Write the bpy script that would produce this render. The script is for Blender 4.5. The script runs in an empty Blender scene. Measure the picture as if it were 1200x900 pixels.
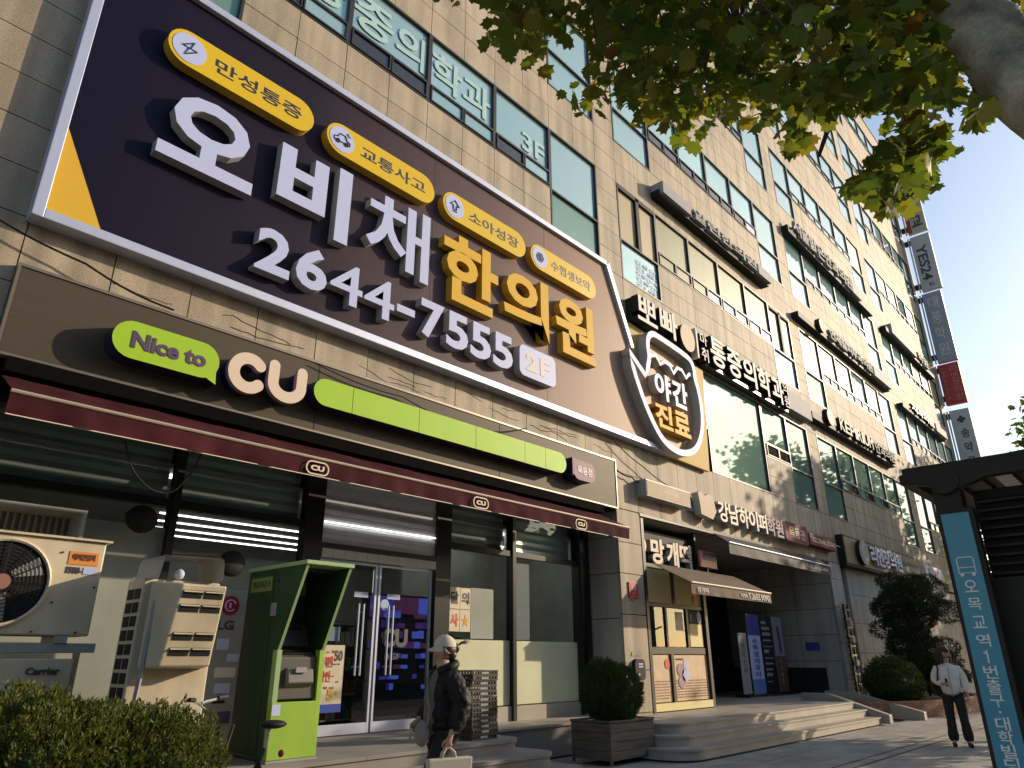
import bpy, bmesh, math, random
import numpy as np
from mathutils import Vector, Matrix
random.seed(7)
rng = np.random.default_rng(7)
sc = bpy.context.scene
COL = sc.collection
# ------------------------------------------------------------------ camera, world, sun, exposure
CR = ((0.67810, -0.26542, -0.68537), (-0.73496, -0.24950, -0.63054), (-0.00364, 0.93129, -0.36426))
CAMLOC = (0.0, 0.0, 1.5)
FPX = 828.6
cam = bpy.data.cameras.new('camera'); cam.sensor_width = 36; cam.lens = 36 * FPX / 1200
cam.clip_start = 0.05; cam.clip_end = 3000
co = bpy.data.objects.new('camera', cam); COL.objects.link(co)
mw = Matrix([list(CR[i]) + [CAMLOC[i]] for i in range(3)] + [[0, 0, 0, 1]])
co.matrix_world = mw
sc.camera = co
SUN = Vector((1.9, -1.0, 0.75)).normalized()          # towards the sun
ELEV = math.asin(SUN.z); ROT = math.atan2(SUN.x, SUN.y)
w = bpy.data.worlds.new('World'); sc.world = w; w.use_nodes = True
nt = w.node_tree
sky = nt.nodes.new('ShaderNodeTexSky'); sky.sky_type = 'NISHITA'; sky.sun_disc = False
sky.sun_elevation = ELEV; sky.sun_rotation = ROT; sky.dust_density = 1.0; sky.air_density = 1.0; sky.ozone_density = 0.7
bg = nt.nodes['Background']; bg.inputs['Strength'].default_value = 0.145
nt.links.new(sky.outputs[0], bg.inputs['Color'])
sl = bpy.data.lights.new('sun', 'SUN'); sl.energy = 3.3; sl.angle = math.radians(0.5); sl.color = (1.0, 0.82, 0.60)
so = bpy.data.objects.new('sun', sl); COL.objects.link(so)
so.rotation_euler = (-SUN).to_track_quat('-Z', 'Y').to_euler()
sc.view_settings.view_transform = 'Standard'; sc.view_settings.look = 'None'
sc.view_settings.exposure = 0.48; sc.view_settings.gamma = 1.0
sc.cycles.caustics_reflective = False; sc.cycles.caustics_refractive = False
sc.cycles.max_bounces = 8; sc.cycles.transparent_max_bounces = 16

# ------------------------------------------------------------------ materials
def mat(name, col, rough=0.6, metal=0.0, var=0.0, vscale=3.0, bump=0.0, bscale=60.0, spec=0.5, coat=0.0,
        speck=0.0, sscale=160.0, streak=0.0, stretch=(1, 1, 1), emit=None, estr=1.0, island=0.0):
    m = bpy.data.materials.new(name); m.use_nodes = True
    t = m.node_tree; N = t.nodes; L = t.links
    b = N['Principled BSDF']
    b.inputs['Roughness'].default_value = rough; b.inputs['Metallic'].default_value = metal
    b.inputs['Specular IOR Level'].default_value = spec; b.inputs['Coat Weight'].default_value = coat
    b.inputs['Coat Roughness'].default_value = 0.06
    geo = N.new('ShaderNodeNewGeometry')
    c = N.new('ShaderNodeRGB'); c.outputs[0].default_value = (*col, 1)
    cur = c.outputs[0]
    def mult(fac_out, lo, hi):
        nonlocal cur
        mr = N.new('ShaderNodeMapRange'); mr.inputs['To Min'].default_value = lo; mr.inputs['To Max'].default_value = hi
        L.new(fac_out, mr.inputs['Value'])
        vm = N.new('ShaderNodeVectorMath'); vm.operation = 'SCALE'
        L.new(cur, vm.inputs[0]); L.new(mr.outputs[0], vm.inputs['Scale']); cur = vm.outputs[0]
        return mr
    def noise(scale, detail=4, st=None):
        n = N.new('ShaderNodeTexNoise'); n.inputs['Scale'].default_value = scale; n.inputs['Detail'].default_value = detail
        if st:
            mp = N.new('ShaderNodeMapping'); mp.inputs['Scale'].default_value = st
            L.new(geo.outputs['Position'], mp.inputs['Vector']); L.new(mp.outputs[0], n.inputs['Vector'])
        else:
            L.new(geo.outputs['Position'], n.inputs['Vector'])
        return n.outputs['Fac']
    if var:
        mr = mult(noise(vscale, 5, stretch), 1 - var, 1 + var)
        mr.inputs['From Min'].default_value = 0.3; mr.inputs['From Max'].default_value = 0.7
    if streak:
        mr = mult(noise(1.6, 6, (2.2, 2.2, 0.22)), 1 - streak, 1.0)
        mr.inputs['From Min'].default_value = 0.35; mr.inputs['From Max'].default_value = 0.62
    if speck:
        mr = mult(noise(sscale, 2), 1 - speck, 1 + speck)
        mr.inputs['From Min'].default_value = 0.35; mr.inputs['From Max'].default_value = 0.65
    if island:
        oi = N.new('ShaderNodeObjectInfo'); mult(oi.outputs['Random'], 1 - island, 1 + island)
        mult(geo.outputs['Random Per Island'], 1 - island, 1 + island)
    L.new(cur, b.inputs['Base Color'])
    if bump:
        bp = N.new('ShaderNodeBump'); bp.inputs['Strength'].default_value = bump; bp.inputs['Distance'].default_value = 0.01
        L.new(noise(bscale, 4, stretch if stretch != (1, 1, 1) else None), bp.inputs['Height']); L.new(bp.outputs[0], b.inputs['Normal'])
    if emit:
        b.inputs['Emission Color'].default_value = (*emit, 1); b.inputs['Emission Strength'].default_value = estr
    return m

def glassmat(name, tint=(0.75, 0.8, 0.78), ior=1.5, rough=0.01, diffuse=None, dfac=0.0):
    m = bpy.data.materials.new(name); m.use_nodes = True
    t = m.node_tree; N = t.nodes; L = t.links
    N.remove(N['Principled BSDF']); out = N['Material Output']
    tr = N.new('ShaderNodeBsdfTransparent'); tr.inputs[0].default_value = (*tint, 1)
    gl = N.new('ShaderNodeBsdfGlossy'); gl.inputs['Roughness'].default_value = rough; gl.inputs[0].default_value = (0.9, 0.95, 0.95, 1)
    fr = N.new('ShaderNodeFresnel'); fr.inputs['IOR'].default_value = ior
    geo = N.new('ShaderNodeNewGeometry'); iv = N.new('ShaderNodeMath'); iv.operation = 'SUBTRACT'; iv.inputs[0].default_value = 1.0; L.new(geo.outputs['Backfacing'], iv.inputs[1])
    ff = N.new('ShaderNodeMath'); ff.operation = 'MULTIPLY'; L.new(fr.outputs[0], ff.inputs[0]); L.new(iv.outputs[0], ff.inputs[1])
    mx = N.new('ShaderNodeMixShader'); L.new(ff.outputs[0], mx.inputs[0]); L.new(tr.outputs[0], mx.inputs[1]); L.new(gl.outputs[0], mx.inputs[2])
    last = mx.outputs[0]
    if diffuse:
        df = N.new('ShaderNodeBsdfDiffuse'); df.inputs[0].default_value = (*diffuse, 1)
        m2 = N.new('ShaderNodeMixShader'); m2.inputs[0].default_value = dfac
        L.new(last, m2.inputs[1]); L.new(df.outputs[0], m2.inputs[2]); last = m2.outputs[0]
    L.new(last, out.inputs['Surface'])
    return m

def leafmat(name, cols, trans=0.45):
    m = bpy.data.materials.new(name); m.use_nodes = True
    t = m.node_tree; N = t.nodes; L = t.links
    N.remove(N['Principled BSDF']); out = N['Material Output']
    geo = N.new('ShaderNodeNewGeometry'); oi = N.new('ShaderNodeObjectInfo')
    ad = N.new('ShaderNodeMath'); ad.operation = 'ADD'; L.new(geo.outputs['Random Per Island'], ad.inputs[0]); L.new(oi.outputs['Random'], ad.inputs[1])
    fr = N.new('ShaderNodeMath'); fr.operation = 'FRACT'; L.new(ad.outputs[0], fr.inputs[0])
    rp = N.new('ShaderNodeValToRGB'); L.new(fr.outputs[0], rp.inputs[0])
    el = rp.color_ramp.elements
    while len(el) < len(cols): el.new(0.5)
    for i, (p, c) in enumerate(cols): el[i].position = p; el[i].color = (*c, 1)
    pb = N.new('ShaderNodeBsdfPrincipled'); pb.inputs['Roughness'].default_value = 0.55; pb.inputs['Specular IOR Level'].default_value = 0.3
    tl = N.new('ShaderNodeBsdfTranslucent')
    L.new(rp.outputs[0], pb.inputs['Base Color'])
    br = N.new('ShaderNodeVectorMath'); br.operation = 'MULTIPLY'; br.inputs[1].default_value = (1.5, 1.35, 0.6); L.new(rp.outputs[0], br.inputs[0]); L.new(br.outputs[0], tl.inputs[0])
    mx = N.new('ShaderNodeMixShader'); mx.inputs[0].default_value = trans
    L.new(pb.outputs[0], mx.inputs[1]); L.new(tl.outputs[0], mx.inputs[2]); L.new(mx.outputs[0], out.inputs['Surface'])
    return m

M = {}
M['stone'] = mat('beige_granite', (0.43, 0.35, 0.25), 0.68, spec=0.45, var=0.10, vscale=1.3, speck=0.34, sscale=90, streak=0.34, bump=0.15, bscale=140, island=0.07)
M['stone_grey'] = mat('grey_granite', (0.42, 0.40, 0.365), 0.65, spec=0.2, var=0.12, vscale=1.5, speck=0.2, sscale=120, streak=0.2, bump=0.08, bscale=140, island=0.06)
M['joint'] = mat('dark_joint', (0.035, 0.03, 0.026), 0.9)
M['frame'] = mat('bronze_window_frame', (0.045, 0.042, 0.038), 0.4, metal=0.4, var=0.2)
M['coated'] = mat('coated_blue_glass', (0.38, 0.55, 0.56), 0.04, spec=0.4, metal=0.42, var=0.08, vscale=0.4, island=0.09, bump=0.03, bscale=1.3)
M['coated2'] = mat('coated_green_glass', (0.20, 0.32, 0.27), 0.03, spec=0.3, metal=0.33, var=0.10, vscale=0.5, island=0.09, bump=0.04, bscale=1.1)
M['blind'] = mat('cream_blind_behind_glass', (0.20, 0.215, 0.12), 0.5, var=0.1, vscale=0.9, stretch=(3, 3, 0.4), spec=0.3)
M['blindwarm'] = mat('warm_blind_behind_glass', (0.36, 0.29, 0.17), 0.5, var=0.1, vscale=0.9, stretch=(3, 3, 0.4), spec=0.3)
M['darkpane'] = mat('dark_open_pane', (0.03, 0.032, 0.034), 0.06, var=0.3, vscale=2, spec=0.8)
M['vinyl'] = mat('pale_window_vinyl', (0.40, 0.58, 0.57), 0.4)
M['white'] = mat('white_acrylic', (0.50, 0.54, 0.80), 0.5, spec=0.2)
M['greyside'] = mat('grey_letter_return', (0.42, 0.42, 0.42), 0.45, metal=0.2)
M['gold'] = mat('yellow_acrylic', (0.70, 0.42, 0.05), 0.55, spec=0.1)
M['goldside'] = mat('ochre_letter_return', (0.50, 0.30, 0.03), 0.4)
M['pill'] = mat('yellow_badge', (0.70, 0.47, 0.02), 0.45, spec=0.2)
M['navy'] = mat('navy_print', (0.02, 0.02, 0.06), 0.4)
M['alu'] = mat('aluminium_trim', (0.50, 0.53, 0.66), 0.45, metal=0.4, var=0.04)
M['black'] = mat('black_paint', (0.018, 0.017, 0.017), 0.6, var=0.2, spec=0.2)
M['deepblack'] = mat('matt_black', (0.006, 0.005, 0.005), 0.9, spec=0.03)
M['blackmetal'] = mat('black_metal', (0.03, 0.028, 0.026), 0.35, metal=0.5)
M['lime'] = mat('lime_acrylic', (0.36, 0.58, 0.035), 0.5, var=0.03, spec=0.2)
M['limeside'] = mat('dark_purple_return', (0.03, 0.02, 0.07), 0.4)
M['purple'] = mat('purple_print', (0.10, 0.05, 0.13), 0.4)
M['cream'] = mat('cream_acrylic', (0.74, 0.60, 0.47), 0.5, spec=0.2)
M['pinkgrey'] = mat('mauve_acrylic', (0.44, 0.31, 0.34), 0.6, spec=0.1)
M['maroon'] = mat('maroon_canvas', (0.058, 0.014, 0.018), 0.85, spec=0.08, var=0.35, vscale=2.0, bump=0.25, bscale=6)
M['offwhite'] = mat('offwhite_paint', (0.70, 0.66, 0.60), 0.6, spec=0.2)
M['acbeige'] = mat('aged_beige_enamel', (0.62, 0.53, 0.38), 0.45, var=0.12, vscale=3, streak=0.22, bump=0.03)
M['acgrey'] = mat('grey_enamel', (0.34, 0.34, 0.33), 0.45, var=0.1, streak=0.15)
M['atmdark'] = mat('dark_green_panel', (0.020, 0.062, 0.020), 0.4, var=0.12, streak=0.1)
M['atmlime'] = mat('bright_lime_panel', (0.28, 0.46, 0.04), 0.45, var=0.08)
M['atmedge'] = mat('pale_green_edge', (0.30, 0.44, 0.20), 0.4)
M['atmgrey'] = mat('grey_plastic', (0.085, 0.078, 0.07), 0.4, var=0.08)
M['crate'] = mat('black_crate_plastic', (0.035, 0.026, 0.024), 0.5, var=0.2)
M['wood'] = mat('weathered_planks', (0.11, 0.088, 0.068), 0.75, var=0.35, vscale=2.0, stretch=(1.0, 1.0, 9.0), bump=0.4, bscale=12)
M['red'] = mat('red_plaque', (0.5, 0.02, 0.02), 0.4)
M['brownawn'] = mat('brown_canvas', (0.13, 0.085, 0.055), 0.8, var=0.15, bump=0.2, bscale=8)
M['blackawn'] = mat('black_canvas', (0.028, 0.026, 0.024), 0.7, var=0.15)
M['rust'] = mat('dark_red_sign', (0.20, 0.055, 0.055), 0.6, var=0.06, spec=0.1)
M['orange'] = mat('orange_sticker', (0.75, 0.26, 0.05), 0.5)
M['teal'] = mat('teal_sign_panel', (0.03, 0.24, 0.36), 0.35)
M['shelter'] = mat('dark_bronze_steel', (0.030, 0.025, 0.020), 0.6, spec=0.2, var=0.15)
M['bladegrey'] = mat('pale_grey_blade', (0.55, 0.55, 0.57), 0.6, var=0.04)
M['slate'] = mat('slate_blue_sign', (0.34, 0.38, 0.48), 0.5)
M['signgrey'] = mat('grey_sign_panel', (0.33, 0.32, 0.33), 0.65, var=0.04, spec=0.15)
M['signbeige'] = mat('beige_sign_panel', (0.56, 0.51, 0.45), 0.6, spec=0.2)
M['signred'] = mat('dark_red_banner', (0.50, 0.045, 0.04), 0.5)
M['darkgrey'] = mat('charcoal_print', (0.06, 0.06, 0.065), 0.5)
M['film'] = mat('frosted_cream_film', (0.60, 0.60, 0.40), 0.4, var=0.06, vscale=2, bump=0.02, spec=0.5)
M['filmgrey'] = mat('frosted_grey_film', (0.33, 0.35, 0.31), 0.3, var=0.12, vscale=1.5)
M['shutter'] = mat('galvanised_shutter', (0.55, 0.56, 0.57), 0.35, metal=0.3, var=0.1, stretch=(1, 1, 6))
M['asphalt'] = mat('asphalt', (0.05, 0.05, 0.05), 0.85, var=0.2, vscale=1.0, speck=0.3, sscale=90, bump=0.3)
M['paving'] = mat('concrete_paver', (0.32, 0.30, 0.27), 0.75, var=0.15, vscale=1.2, speck=0.15, sscale=150, bump=0.15, island=0.14)
M['concrete'] = mat('concrete', (0.24, 0.22, 0.20), 0.75, var=0.15, vscale=1.4, speck=0.12, bump=0.15, bscale=40)
M['step'] = mat('step_granite', (0.36, 0.32, 0.27), 0.6, var=0.14, vscale=2, speck=0.2, bump=0.08, island=0.05)
M['brick'] = mat('red_brick', (0.30, 0.15, 0.09), 0.8, var=0.2, vscale=6, bump=0.2, island=0.18)
M['soil'] = mat('soil', (0.05, 0.038, 0.026), 0.95, var=0.3, bump=0.5)
M['bark'] = mat('plane_tree_bark', (0.33, 0.285, 0.22), 0.8, var=0.55, vscale=5.0, bump=0.4, bscale=14, speck=0.1, sscale=40)
M['twig'] = mat('twig_bark', (0.075, 0.055, 0.04), 0.85)
M['skin'] = mat('skin', (0.50, 0.29, 0.20), 0.55)
M['hair'] = mat('dark_hair', (0.022, 0.014, 0.010), 0.45, bump=0.4, bscale=90)
M['hairbrown'] = mat('brown_hair', (0.06, 0.03, 0.018), 0.45, bump=0.4, bscale=90)
M['puffer'] = mat('black_puffer_nylon', (0.009, 0.008, 0.008), 0.6, spec=0.25, var=0.2, bump=0.5, bscale=9)
M['whitepuffer'] = mat('ivory_puffer_nylon', (0.76, 0.72, 0.66), 0.55, bump=0.5, bscale=12)
M['greycloth'] = mat('taupe_knit', (0.13, 0.115, 0.10), 0.85, bump=0.3, bscale=60)
M['trouser'] = mat('black_cloth', (0.014, 0.013, 0.014), 0.8)
M['cap'] = mat('beige_cap_cotton', (0.58, 0.50, 0.40), 0.8, var=0.06, bump=0.2, bscale=80)
M['bag'] = mat('grey_leather', (0.20, 0.19, 0.17), 0.55, bump=0.2)
M['tote'] = mat('canvas_tote', (0.50, 0.45, 0.36), 0.85, bump=0.2, bscale=70)
M['shoe'] = mat('black_leather', (0.02, 0.018, 0.018), 0.35)
M['rubber'] = mat('rubber', (0.02, 0.02, 0.02), 0.7)
M['lamp'] = mat('lit_tube', (0.9, 0.9, 0.9), 0.5, emit=(1.0, 0.97, 0.92), estr=4.5)
M['purplelamp'] = mat('lit_purple_panel', (0.1, 0.05, 0.3), 0.5, emit=(0.13, 0.10, 0.85), estr=0.9)
M['interior'] = mat('shop_wall', (0.45, 0.45, 0.42), 0.8, var=0.1)
M['poster'] = mat('printed_paper', (0.62, 0.55, 0.40), 0.5, var=0.10, vscale=7)
M['posterpink'] = mat('peach_poster', (0.60, 0.42, 0.26), 0.5, var=0.12, vscale=5)
M['yellowfilm'] = mat('yellow_film', (0.70, 0.60, 0.28), 0.5)
M['blue'] = mat('blue_print', (0.03, 0.06, 0.35), 0.45)
M['mauve'] = mat('lilac_print', (0.30, 0.28, 0.36), 0.5)
M['discbeige'] = mat('beige_disc', (0.52, 0.40, 0.28), 0.6, spec=0.2)
M['print_red'] = mat('red_print', (0.55, 0.05, 0.03), 0.5)
M['print_brown'] = mat('brown_print', (0.16, 0.07, 0.045), 0.5)
M['glass'] = glassmat('clear_shop_glass', (0.82, 0.86, 0.84), 1.5)
M['glassdark'] = glassmat('tinted_shop_glass', (0.62, 0.66, 0.64), 1.5)
M['glassfrost'] = glassmat('frosted_shop_glass', (0.5, 0.5, 0.48), 1.5, 0.1, (0.22, 0.23, 0.205), 0.6)
M['leaf'] = leafmat('plane_leaf', [(0.0, (0.070, 0.118, 0.026)), (0.45, (0.10, 0.152, 0.030)), (0.80, (0.145, 0.175, 0.036)), (0.985, (0.19, 0.17, 0.035)), (1.0, (0.14, 0.065, 0.02))], 0.56)
M['juniper'] = leafmat('juniper_sprig', [(0.0, (0.042, 0.072, 0.014)), (0.5, (0.085, 0.118, 0.022)), (0.85, (0.14, 0.155, 0.034)), (1.0, (0.15, 0.125, 0.045))], 0.3)
M['boxleaf'] = leafmat('box_leaf', [(0.0, (0.024, 0.050, 0.010)), (0.6, (0.045, 0.080, 0.016)), (1.0, (0.08, 0.105, 0.022))], 0.25)
M['pine'] = leafmat('pine_needle_and_core', [(0.0, (0.020, 0.034, 0.014)), (0.6, (0.034, 0.052, 0.020)), (1.0, (0.055, 0.070, 0.026))], 0.2)

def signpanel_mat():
    # base colour: dark aubergine at the left end fading to bronze at the right end, with fine vertical brushing
    m = bpy.data.materials.new('graded_billboard_panel'); m.use_nodes = True
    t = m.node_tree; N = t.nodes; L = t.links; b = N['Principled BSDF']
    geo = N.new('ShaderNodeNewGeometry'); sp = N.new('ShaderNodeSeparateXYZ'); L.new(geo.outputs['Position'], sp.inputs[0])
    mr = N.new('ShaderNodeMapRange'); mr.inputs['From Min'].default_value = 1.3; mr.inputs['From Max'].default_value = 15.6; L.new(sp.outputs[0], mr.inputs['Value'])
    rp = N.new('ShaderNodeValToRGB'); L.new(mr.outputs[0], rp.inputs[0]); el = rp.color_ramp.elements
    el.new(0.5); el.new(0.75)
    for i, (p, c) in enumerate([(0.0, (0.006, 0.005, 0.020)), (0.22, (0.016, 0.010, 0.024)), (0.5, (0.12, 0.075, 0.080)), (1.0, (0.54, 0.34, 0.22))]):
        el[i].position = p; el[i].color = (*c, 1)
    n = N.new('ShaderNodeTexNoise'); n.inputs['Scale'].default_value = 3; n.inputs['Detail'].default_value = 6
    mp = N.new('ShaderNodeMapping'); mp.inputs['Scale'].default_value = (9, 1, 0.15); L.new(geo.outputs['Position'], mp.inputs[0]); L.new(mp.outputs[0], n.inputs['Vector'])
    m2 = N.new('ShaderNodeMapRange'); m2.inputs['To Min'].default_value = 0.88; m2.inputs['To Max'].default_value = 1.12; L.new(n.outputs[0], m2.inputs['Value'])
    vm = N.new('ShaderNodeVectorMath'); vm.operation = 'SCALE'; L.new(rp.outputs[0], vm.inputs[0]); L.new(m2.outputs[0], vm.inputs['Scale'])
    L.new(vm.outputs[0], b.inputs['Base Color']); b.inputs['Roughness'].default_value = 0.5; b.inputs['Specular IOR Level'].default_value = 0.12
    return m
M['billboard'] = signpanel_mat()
M['fascia'] = mat('brown_metal_fascia', (0.085, 0.069, 0.050), 0.55, metal=0.15, spec=0.15, var=0.10, vscale=2.0, stretch=(0.3, 1, 14), bump=0.06, bscale=3)

# ------------------------------------------------------------------ object helpers
ORG = {}
def origin(o): return ORG.get(o.name, Vector((0, 0, 0)))
def tag(o, label=None, cat=None, group=None, kind=None):
    if label: o['label'] = label
    if cat: o['category'] = cat
    if group: o['group'] = group
    if kind: o['kind'] = kind
    return o
def thing(name, loc, label, cat, group=None):
    o = bpy.data.objects.new(name, None); COL.objects.link(o); o.location = loc; o.empty_display_size = 0.2
    ORG[o.name] = Vector(loc)
    return tag(o, label, cat, group)
def link(name, me, parent=None, org=None):
    o = bpy.data.objects.new(name, me); COL.objects.link(o)
    if parent:
        o.parent = parent; ORG[o.name] = origin(parent)
    return o

class MB:
    def __init__(s): s.v = []; s.f = []; s.mi = []
    def add(s, vs, fs, mi=0):
        b = len(s.v); s.v += [tuple(x) for x in vs]; s.f += [tuple(b + i for i in f) for f in fs]
        s.mi += [mi] * len(fs) if isinstance(mi, int) else list(mi)
        return s
    def box(s, x0, x1, y0, y1, z0, z1, mi=0):
        vs = [(x0, y0, z0), (x1, y0, z0), (x1, y1, z0), (x0, y1, z0), (x0, y0, z1), (x1, y0, z1), (x1, y1, z1), (x0, y1, z1)]
        return s.add(vs, [(0, 1, 5, 4), (1, 2, 6, 5), (2, 3, 7, 6), (3, 0, 4, 7), (4, 5, 6, 7), (3, 2, 1, 0)], mi)
    def prism(s, poly, y0, y1, mi=0, side=None):          # polygon in XZ (counter-clockwise seen from -Y), front at y0
        n = len(poly); side = mi if side is None else side
        vs = [(x, y0, z) for x, z in poly] + [(x, y1, z) for x, z in poly]
        fs = [tuple(range(n)), tuple(range(2 * n - 1, n - 1, -1))]
        ms = [mi, side]
        for i in range(n):
            j = (i + 1) % n; fs.append((i, n + i, n + j, j)); ms.append(side)
        return s.add(vs, fs, ms)
    def hex8(s, vs, mi=0):
        return s.add(vs, [(0, 1, 5, 4), (1, 2, 6, 5), (2, 3, 7, 6), (3, 0, 4, 7), (4, 5, 6, 7), (3, 2, 1, 0)], mi)
    def prismz(s, poly, z0, z1, mi=0):                     # polygon in XY, counter-clockwise from above
        n = len(poly)
        vs = [(x, y, z0) for x, y in poly] + [(x, y, z1) for x, y in poly]
        fs = [tuple(range(n - 1, -1, -1)), tuple(range(n, 2 * n))] + [(i, (i + 1) % n, n + (i + 1) % n, n + i) for i in range(n)]
        return s.add(vs, fs, mi)
    def prismx(s, poly, x0, x1, mi=0):                     # polygon in YZ
        n = len(poly)
        vs = [(x0, y, z) for y, z in poly] + [(x1, y, z) for y, z in poly]
        fs = [tuple(range(n - 1, -1, -1)), tuple(range(n, 2 * n))] + [(i, (i + 1) % n, n + (i + 1) % n, n + i) for i in range(n)]
        return s.add(vs, fs, mi)
    def tube(s, pts, r, n=7, closed=False, mi=0):
        P = [Vector(p) for p in pts]; k = len(P)
        R = r if isinstance(r, (list, tuple)) else [r] * k
        base = len(s.v); ref = None
        for i, p in enumerate(P):
            if closed: d = P[(i + 1) % k] - P[i - 1]
            else: d = P[min(i + 1, k - 1)] - P[max(i - 1, 0)]
            if d.length < 1e-9: d = Vector((0, 0, 1))
            d.normalize()
            if ref is None: ref = Vector((0, 0, 1)) if abs(d.z) < 0.9 else Vector((1, 0, 0))
            a = d.cross(ref)
            if a.length < 1e-6: a = d.orthogonal()
            a.normalize(); b = a.cross(d); ref = b
            for j in range(n):
                t = 2 * math.pi * j / n
                s.v.append(tuple(p + (a * math.cos(t) + b * math.sin(t)) * R[i]))
        for i in range(k if closed else k - 1):
            for j in range(n):
                q = (i + 1) % k
                s.f.append((base + i * n + j, base + i * n + (j + 1) % n, base + q * n + (j + 1) % n, base + q * n + j)); s.mi.append(mi)
        if not closed:
            s.f.append(tuple(base + j for j in range(n - 1, -1, -1))); s.mi.append(mi)
            s.f.append(tuple(base + (k - 1) * n + j for j in range(n))); s.mi.append(mi)
        return s
    def disc(s, c, r, axis='y', d=0.02, n=24, mi=0, side=None, rz=None):
        rz = rz or r
        if axis == 'y':
            return s.prism([(c[0] + r * math.cos(2 * math.pi * i / n), c[2] + rz * math.sin(2 * math.pi * i / n)) for i in range(n)], c[1], c[1] + d, mi, side)
        if axis == 'x':
            return s.prismx([(c[1] + r * math.cos(2 * math.pi * i / n), c[2] + rz * math.sin(2 * math.pi * i / n)) for i in range(n)], c[0], c[0] + d, mi)
        return s.prismz([(c[0] + r * math.cos(2 * math.pi * i / n), c[1] + rz * math.sin(2 * math.pi * i / n)) for i in range(n)], c[2], c[2] + d, mi)
    def ellipsoid(s, c, r, nu=14, nv=9, mi=0):
        b = len(s.v)
        for i in range(nv + 1):
            ph = math.pi * i / nv
            for j in range(nu):
                th = 2 * math.pi * j / nu
                s.v.append((c[0] + r[0] * math.sin(ph) * math.cos(th), c[1] + r[1] * math.sin(ph) * math.sin(th), c[2] + r[2] * math.cos(ph)))
        for i in range(nv):
            for j in range(nu):
                s.f.append((b + i * nu + j, b + (i + 1) * nu + j, b + (i + 1) * nu + (j + 1) % nu, b + i * nu + (j + 1) % nu)); s.mi.append(mi)
        return s
    def build(s, name, mats, parent=None, smooth=False, bevel=0.0):
        off = origin(parent) if parent else Vector((0, 0, 0))
        me = bpy.data.meshes.new(name)
        me.from_pydata([(x - off.x, y - off.y, z - off.z) for x, y, z in s.v], [], s.f)
        for m in (mats if isinstance(mats, (list, tuple)) else [mats]): me.materials.append(m)
        if any(s.mi): me.polygons.foreach_set('material_index', s.mi)
        if smooth: me.polygons.foreach_set('use_smooth', [True] * len(me.polygons))
        me.update()
        o = link(name, me, parent)
        if bevel:
            b = o.modifiers.new('bevel', 'BEVEL'); b.width = bevel; b.segments = 2; b.limit_method = 'ANGLE'
        return o

def own(name, mb, mats, label, cat, group=None, smooth=False, bevel=0.0):   # a one-mesh thing with its origin at its base centre
    a = np.array(mb.v); c = Vector(((a[:, 0].min() + a[:, 0].max()) / 2, (a[:, 1].min() + a[:, 1].max()) / 2, a[:, 2].min()))
    mb.v = [(x - c.x, y - c.y, z - c.z) for x, y, z in mb.v]
    o = mb.build(name, mats, None, smooth, bevel); o.location = c; ORG[o.name] = c
    return tag(o, label, cat, group)

def bulk(name, V, F, m, parent=None, smooth=False):         # big triangle/quad meshes from arrays
    off = np.array(origin(parent)) if parent else np.zeros(3)
    me = bpy.data.meshes.new(name); k = F.shape[1]
    me.vertices.add(len(V)); me.vertices.foreach_set('co', (V - off).astype(np.float32).ravel())
    me.loops.add(F.size); me.loops.foreach_set('vertex_index', F.astype(np.int32).ravel())
    me.polygons.add(len(F)); me.polygons.foreach_set('loop_start', np.arange(0, F.size, k, dtype=np.int32)); me.polygons.foreach_set('loop_total', np.full(len(F), k, dtype=np.int32))
    me.materials.append(m); me.update(calc_edges=True); me.validate()
    return link(name, me, parent)

# ---- lettering
_TX = {}
def glyphs(s, bold):
    if (s, bold) not in _TX:
        c = bpy.data.curves.new('t', 'FONT'); c.body = s; c.extrude = 0.5; c.offset = bold; c.resolution_u = 3
        o = bpy.data.objects.new('t', c); COL.objects.link(o)
        dg = bpy.context.evaluated_depsgraph_get(); dg.update()
        me = bpy.data.meshes.new_from_object(o.evaluated_get(dg))
        V = np.array([v.co[:] for v in me.vertices]); F = [tuple(p.vertices) for p in me.polygons]
        Nn = [abs(p.normal.z) > 0.7 for p in me.polygons]
        bpy.data.objects.remove(o); bpy.data.curves.remove(c); bpy.data.meshes.remove(me)
        lo, hi = V.min(0), V.max(0)
        _TX[(s, bold)] = ((V - lo) / np.maximum(hi - lo, 1e-6), F, Nn)
    return _TX[(s, bold)]
def letters(name, s, box, yf, depth, mats, parent, bold=0.025, axis='y'):
    x0, x1, z0, z1 = box
    U, F, Nn = glyphs(s, bold)
    mb = MB()
    if axis == 'y':
        V = np.stack([x0 + U[:, 0] * (x1 - x0), yf + (1 - U[:, 2]) * depth, z0 + U[:, 1] * (z1 - z0)], 1)
    else:                                                   # facing -X: text runs towards -Y; x0 > x1 are y values
        V = np.stack([yf + (1 - U[:, 2]) * depth, x0 + U[:, 0] * (x1 - x0), z0 + U[:, 1] * (z1 - z0)], 1)
    ms = mats if isinstance(mats, (list, tuple)) else [mats]
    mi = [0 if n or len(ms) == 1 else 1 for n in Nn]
    mb.add(V, F, mi)
    return mb.build(name, ms, parent)
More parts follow.
